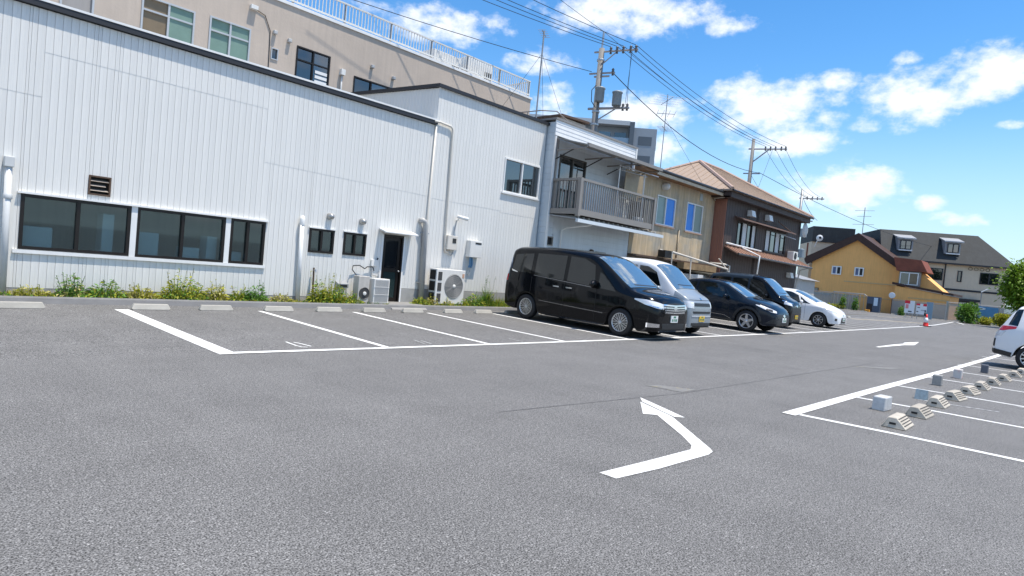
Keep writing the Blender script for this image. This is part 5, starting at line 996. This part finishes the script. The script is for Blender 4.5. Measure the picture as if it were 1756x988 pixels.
v.patch('emblem', CHROME, [(-.09, .8), (-.05, .74), (.05, .74), (.09, .8)], [(-.09, .82), (-.05, .88), (.05, .88), (.09, .82)], 0, .03, 9, 5, parent=gr)
v.plate(PLATEW, .47, .64); v.patch('lower_grille', PLAST, [(-.5, .3), (.5, .3)], [(-.55, .44), (.55, .44)], 0, .005); v.patch('lip', CHROME, [(-.6, .245), (.6, .245)], [(-.6, .27), (.6, .27)], 0, .02, 14, 2)
fl = v.patch('fog_lamp', CHROME, [(1.2, .33), (1.52, .35)], [(1.2, .44), (1.52, .43)], -50, .008, mirror=True)
v.patch('tail_lamp', REDL, [(-.16, 1.0), (.16, 1.0)], [(-.16, 1.4), (.16, 1.4)], -142, .008, mirror=True) if 0 else v.side('tail_lamp', REDL, [(-2.48, 1.0), (-2.36, 1.02)], [(-2.46, 1.2), (-2.38, 1.2)], .008); v.side('tail_lamp_lens', LAMP, [(-2.455, 1.21), (-2.38, 1.21)], [(-2.42, 1.55), (-2.37, 1.55)], .008)
v.patch('wiper', PLAST, [(-.5, 1.27), (.5, 1.27)], [(-.5, 1.295), (.5, 1.29)], 0, .02, 8, 2)
v.wheels(.345, .235, 10, 1); v.place(14.08, 10.1, .024, .0122)
# -- silver grey kei van, white roof
SG = paint('silver_grey_paint', (.3, .34, .37), .28, .3); WP = paint('white_paint', (.78, .79, .8), .25)
KEI = dict(axles=(1.22, -1.25), arch=.34, hub=.29,
    top=[(-1.83, .95), (-1.82, 1.2), (-1.76, 1.85), (-1.65, 1.99), (-1.2, 2.05), (.1, 2.05), (.5, 1.99), (.68, 1.9), (1.0, 1.6), (1.3, 1.3), (1.5, 1.2), (1.7, 1.1), (1.8, .98), (1.84, .85)],
    belt=[(-1.83, .9), (-1.7, 1.2), (0, 1.18), (1.0, 1.12), (1.4, 1.06), (1.7, .98), (1.84, .74)],
    w=[(-1.83, .64), (-1.76, .71), (-1.5, .745), (1.2, .75), (1.6, .73), (1.76, .68), (1.84, .58)], rail=[(-1.83, .56), (-1.6, .6), (.5, .61), (1.3, .66), (1.6, .66), (1.84, .52)],
    drop=[(-1.8, .07), (1.84, .06)], sill=[(-1.83, .34), (-1.5, .24), (1.5, .22), (1.84, .25)])
def kei(name, label, pm, roof, grille):
    c = Car(name, label, pm, KEI, roof=roof)
    c.screen('windscreen', SCREEN, .62, 1.33, .95); c.patch('rear_window', CGLASS, [(-.5, 1.2), (.5, 1.2)], [(-.48, 1.8), (.48, 1.8)], 180)
    c.side('side_window', CGLASS, [(-1.6, 1.24), (-.75, 1.22)], [(-1.55, 1.82), (-.75, 1.84)]); c.side('side_window', CGLASS, [(-.65, 1.22), (.0, 1.2)], [(-.65, 1.84), (.0, 1.84)]); c.side('side_window', CGLASS, [(.09, 1.2), (.92, 1.16)], [(.09, 1.84), (.38, 1.82), (.66, 1.68)])
    for x in (-.7, .05, 1.0): c.line(x, .3, 1.15, mat=SEAMG if pm is SG else SEAM)
    c.patch('bonnet_line', SEAM, [(-.6, 1.0), (.6, 1.0)], [(-.6, 1.012), (.6, 1.012)], 0, .004, 10, 2, skirt=0); c.handles((-.55, -.02), .98, pm); c.mirror(.85, 1.22, .2)
    c.wheels(.29, .19, 8, 2); return c
k1 = kei('parked_kei_van', 'silver grey kei van with white roof and yellow plate', SG, (WP, -1.7, 1.28), 0)
for a, b in ((.84, .93), (.64, .7)): g_ = k1.patch('grille', PLAST, [(-.5, a), (.5, a)], [(-.52, b), (.52, b)], 0, .006)
k1.patch('emblem', CHROME, [(-.05, 1.02), (.05, 1.02)], [(-.03, 1.07), (.03, 1.07)], 0, .012, 4, 3); k1.patch('headlamp', LAMP, [(.6, .8), (.94, .78)], [(.6, .98), (.94, .95)], -45, .008, mirror=True)
k1.patch('bumper_bar', PLAST, [(-.56, .3), (.56, .3)], [(-.56, .38), (.56, .38)], 0, .01); k1.patch('bumper_bar', M('light_bar', (.5, .52, .54), .4), [(-.56, .55), (.56, .55)], [(-.56, .58), (.56, .58)], 0, .012); k1.plate(PLATEY, .42, .57, .15); k1.patch('wiper', PLAST, [(-.4, 1.36), (.4, 1.36)], [(-.4, 1.38), (.4, 1.38)], 0, .02, 8, 2)
k1.place(16.5, 9.85, .02, .008)
# -- dark blue crossover
NV = paint('navy_black_paint', (.006, .011, .02), .15)
c = Car('parked_crossover', 'dark navy crossover with black wheel arches between two kei vans', NV, dict(axles=(1.42, -1.42), arch=.42, hub=.36,
    top=[(-2.2, .9), (-2.15, 1.05), (-1.9, 1.28), (-1.5, 1.5), (-.9, 1.66), (-.2, 1.71), (.25, 1.68), (.55, 1.58), (.95, 1.36), (1.3, 1.17), (1.7, 1.1), (2.05, .98), (2.25, .84), (2.34, .66)],
    belt=[(-2.2, .8), (-1.9, 1.12), (-1.2, 1.14), (0, 1.06), (1.2, 1.0), (1.7, .95), (2.1, .82), (2.34, .55)],
    w=[(-2.2, .72), (-2.0, .88), (-1.5, .96), (-.5, .9), (.5, .9), (1.42, .96), (1.8, .93), (2.1, .82), (2.25, .7), (2.34, .56)], rail=[(-2.2, .6), (-1.5, .62), (-.2, .64), (.5, .66), (1.3, .78), (1.8, .76), (2.34, .5)],
    drop=[(-2, .1), (-.5, .07), (2.34, .06)], sill=[(-2.2, .4), (-1.9, .3), (1.9, .25), (2.34, .3)]))
c.screen('windscreen', SCREEN, .42, 1.28, .93); c.patch('rear_window', CGLASS, [(-.5, 1.2), (.5, 1.2)], [(-.45, 1.42), (.45, 1.42)], 180)
c.side('side_window', CGLASS, [(-1.55, 1.24), (-.6, 1.16)], [(-1.4, 1.34), (-.6, 1.54)]); c.side('side_window', CGLASS, [(-.5, 1.15), (.6, 1.07)], [(-.5, 1.54), (.1, 1.55), (.42, 1.44)]); c.side('quarter_window', CGLASS, [(.66, 1.07), (.92, 1.05)], [(.5, 1.41), (.7, 1.2)])
for x in (-.56, .75): c.line(x, .35, 1.05)
c.side('arch_trim', PLAST, [(1.42+.5*math.cos(R_(180-15*i)), .36+.5*math.sin(R_(180-15*i))) for i in range(13)], [(1.42+.5*math.cos(R_(180-15*i)), .36+.5*math.sin(R_(180-15*i))) for i in range(13)], .01) if 0 else None
for ax in (1.42, -1.42):
    for sg in (1, -1):
        rays = []
        for rr in (.425, .46, .5): rays.append([(Vector((ax+rr*math.cos(R_(a)), -sg*4, .36+rr*math.sin(R_(a)))), Vector((0, sg, 0))) for a in range(-8, 189, 14)])
        c.grid('arch_trim', PLAST, rays, .014, None, .02)
c.side('side_moulding', M('dull_chrome', (0, 0, 0)), [(-.8, .5), (.6, .46), (.86, .36)], [(-.8, .52), (.6, .48), (.86, .38)], .01, cols=14, rows=2); c.side('sill_cover', PLAST, [(-.9, .28), (.9, .26)], [(-.9, .4), (.9, .36)], .008)
c.handles((-.35,), .98, CHROME); c.mirror(.62, 1.12, .22)
c.patch('headlamp', LAMP, [(.86, .93), (1.1, .83), (1.35, .74), (1.55, .72)], [(.86, .95), (1.1, .92), (1.35, .85), (1.55, .78)], -55, .008, mirror=True); c.patch('headlamp_lens', PLAST, [(1.18, .8), (1.4, .745)], [(1.18, .86), (1.4, .82)], -55, .012, mirror=True)
c.patch('grille', PLAST, [(-.5, .58), (.5, .58)], [(-.62, .68), (.62, .68)], 0, .006); c.patch('lower_grille', PLAST, [(-.72, .3), (.72, .3)], [(-.5, .5), (.5, .5)], 0, .006); c.patch('bumper_wing', PLAST, [(1.0, .36), (1.42, .36)], [(1.2, .5), (1.42, .55)], -50, .008, mirror=True); c.patch('emblem', CHROME, [(-.08, .62), (0, .58), (.08, .62)], [(-.08, .64), (0, .7), (.08, .64)], 0, .02, 7, 4)
c.plate(PLATEW, .42, .58); c.wheels(.36, .25, 5, 0); c.place(21.95, 10.02, .02, .008)
# -- black high kei van
k2 = kei('parked_kei_van', 'black high roofed kei van behind the navy crossover', BK, (paint('slate_blue_roof', (.03, .045, .065), .2), -1.7, .3), 1)
g_ = k2.patch('grille', PLAST, [(-.5, .6), (.5, .6)], [(-.5, .85), (.5, .85)], 0, .006); k2.patch('emblem', CHROME, [(-.09, .9), (0, .86), (.09, .9)], [(-.09, .9), (0, .98), (.09, .9)], 0, .014, 7, 4); k2.patch('headlamp', LAMP, [(.6, .96), (.94, .9)], [(.6, 1.06), (.94, 1.0)], -45, .008, mirror=True); k2.patch('nose_chrome', CHROME, [(.55, 1.08), (1.02, .98)], [(.55, 1.11), (1.02, 1.005)], -45, .014, mirror=True, rows=2); k2.plate(PLATEY, .4, .55, .15)
k2.patch('wiper', PLAST, [(-.4, 1.36), (.4, 1.36)], [(-.4, 1.38), (.4, 1.38)], 0, .02, 8, 2)
k2.place(26.35, 10.6, .03, .008)
# -- white hatchback
h = Car('parked_hatchback', 'white hatchback with black front intake parked last in row', WP, dict(axles=(1.4, -1.3), arch=.38, hub=.33,
    top=[(-2.1, .9), (-2.06, 1.1), (-1.85, 1.4), (-1.5, 1.54), (-.6, 1.64), (.0, 1.62), (.35, 1.54), (.8, 1.32), (1.25, 1.12), (1.6, 1.02), (1.95, .88), (2.15, .74), (2.22, .58)],
    belt=[(-2.1, .8), (-1.9, 1.05), (0, 1.02), (1.0, .98), (1.5, .92), (1.9, .78), (2.22, .48)], w=[(-2.1, .7), (-1.9, .84), (-1.4, .9), (1.3, .9), (1.7, .87), (2.0, .77), (2.15, .64), (2.22, .52)], rail=[(-2.1, .55), (-1.5, .62), (0, .64), (1.25, .74), (1.7, .72), (2.22, .45)],
    drop=[(-2, .08), (2.22, .06)], sill=[(-2.1, .36), (-1.9, .24), (1.9, .2), (2.22, .22)]))
h.screen('windscreen', SCREEN, .2, 1.22, .94); h.patch('rear_window', CGLASS, [(-.5, 1.12), (.5, 1.12)], [(-.45, 1.4), (.45, 1.4)], 180); h.side('side_window', CGLASS, [(-1.6, 1.12), (-.55, 1.08)], [(-1.45, 1.4), (-.55, 1.5)]); h.side('side_window', CGLASS, [(-.47, 1.07), (.55, 1.02)], [(-.47, 1.5), (.05, 1.48), (.4, 1.34)]); h.side('quarter_window', CGLASS, [(.6, 1.02), (1.0, 1.0)], [(.5, 1.3), (.75, 1.12)])
for x in (-.51, .78): h.line(x, .32, 1.0, mat=SEAMG)
h.patch('headlamp', LAMP, [(.8, .88), (1.1, .76), (1.4, .68)], [(.8, .9), (1.1, .86), (1.4, .75)], -55, .008, mirror=True); h.patch('intake', PLAST, [(-.36, .28), (.36, .28)], [(-.28, .52), (.28, .52)], 0, .008); h.patch('fog_lamp', PLAST, [(1.12, .36), (1.22, .36)], [(1.12, .47), (1.22, .47)], -50, .008, mirror=True); h.patch('emblem', CHROME, [(-.06, .6), (.06, .6)], [(-.06, .65), (.06, .65)], 0, .014, 4, 3); h.plate(PLATEW, .36, .5, .15); h.handles((-.3,), .93, WP); h.mirror(.62, 1.07, .2)
h.wheels(.33, .21, 8, 2); h.place(31.1, 10.5, .03, .008)
# -- white car on the right
r = Car('parked_estate', 'white high tailed car with red tail lamps parked in the right hand bays', WP, dict(axles=(1.4, -1.25), arch=.41, hub=.35,
    top=[(-2.12, .75), (-2.08, 1.02), (-1.98, 1.2), (-1.8, 1.55), (-1.62, 1.77), (-1.4, 1.84), (-.4, 1.9), (.2, 1.86), (.5, 1.76), (.9, 1.45), (1.3, 1.18), (1.7, 1.1), (2.1, .95), (2.22, .7)],
    belt=[(-2.12, .65), (-2.0, 1.0), (-1.8, 1.15), (0, 1.1), (1.2, 1.04), (1.8, .95), (2.22, .6)], w=[(-2.12, .72), (-2.05, .8), (-1.8, .88), (-1.25, .92), (1.4, .92), (1.8, .88), (2.1, .75), (2.22, .56)], rail=[(-2.12, .62), (-1.7, .66), (-1.4, .68), (.3, .7), (1.3, .78), (2.22, .5)],
    drop=[(-2, .06), (2.22, .06)], sill=[(-2.12, .42), (-1.9, .3), (1.9, .24), (2.22, .3)]))
r.screen('windscreen', SCREEN, .42, 1.3, .94); r.patch('rear_window', CGLASS, [(-.56, 1.25), (.56, 1.25)], [(-.54, 1.66), (.54, 1.66)], 180); r.side('quarter_window', CGLASS, [(-1.82, 1.22), (-1.62, 1.2)], [(-1.68, 1.66), (-1.54, 1.68)]); r.side('side_window', CGLASS, [(-1.45, 1.2), (-.5, 1.16)], [(-1.4, 1.68), (-.5, 1.74)]); r.side('side_window', CGLASS, [(-.4, 1.16), (.7, 1.1)], [(-.4, 1.74), (.2, 1.7), (.5, 1.58)])
r.patch('tail_lamp', REDL, [(-1.08, 1.04), (-.8, 1.04), (-.56, 1.12)], [(-1.04, 1.17), (-.8, 1.18), (-.56, 1.18)], -135, .01, mirror=True); r.patch('tail_lamp_lens', LAMP, [(-1.08, .88), (-.8, .88)], [(-1.08, 1.03), (-.72, 1.03)], -135, .008, mirror=True)
r.patch('rear_bumper', PLAST, [(-.8, .38), (.8, .38)], [(-.8, .5), (.8, .5)], 180, .02); r.side('rear_bumper', PLAST, [(-2.1, .4), (-1.7, .33)], [(-2.1, .52), (-1.68, .45)], .02); r.patch('bumper_insert', PLAST, [(-.86, .58), (-.66, .58)], [(-.86, .8), (-.66, .8)], -142, .01, mirror=True)
r.wheels(.35, .25, 12, 2); r.line(-.45, .4, 1.12, mat=SEAMG); r.plate(PLATEW, .62, .78, .16, 180); r.mirror(.7, 1.15); r.place(22.3, -.15, 0); r.root.scale = (1, 1, .96)
#@@NEXT
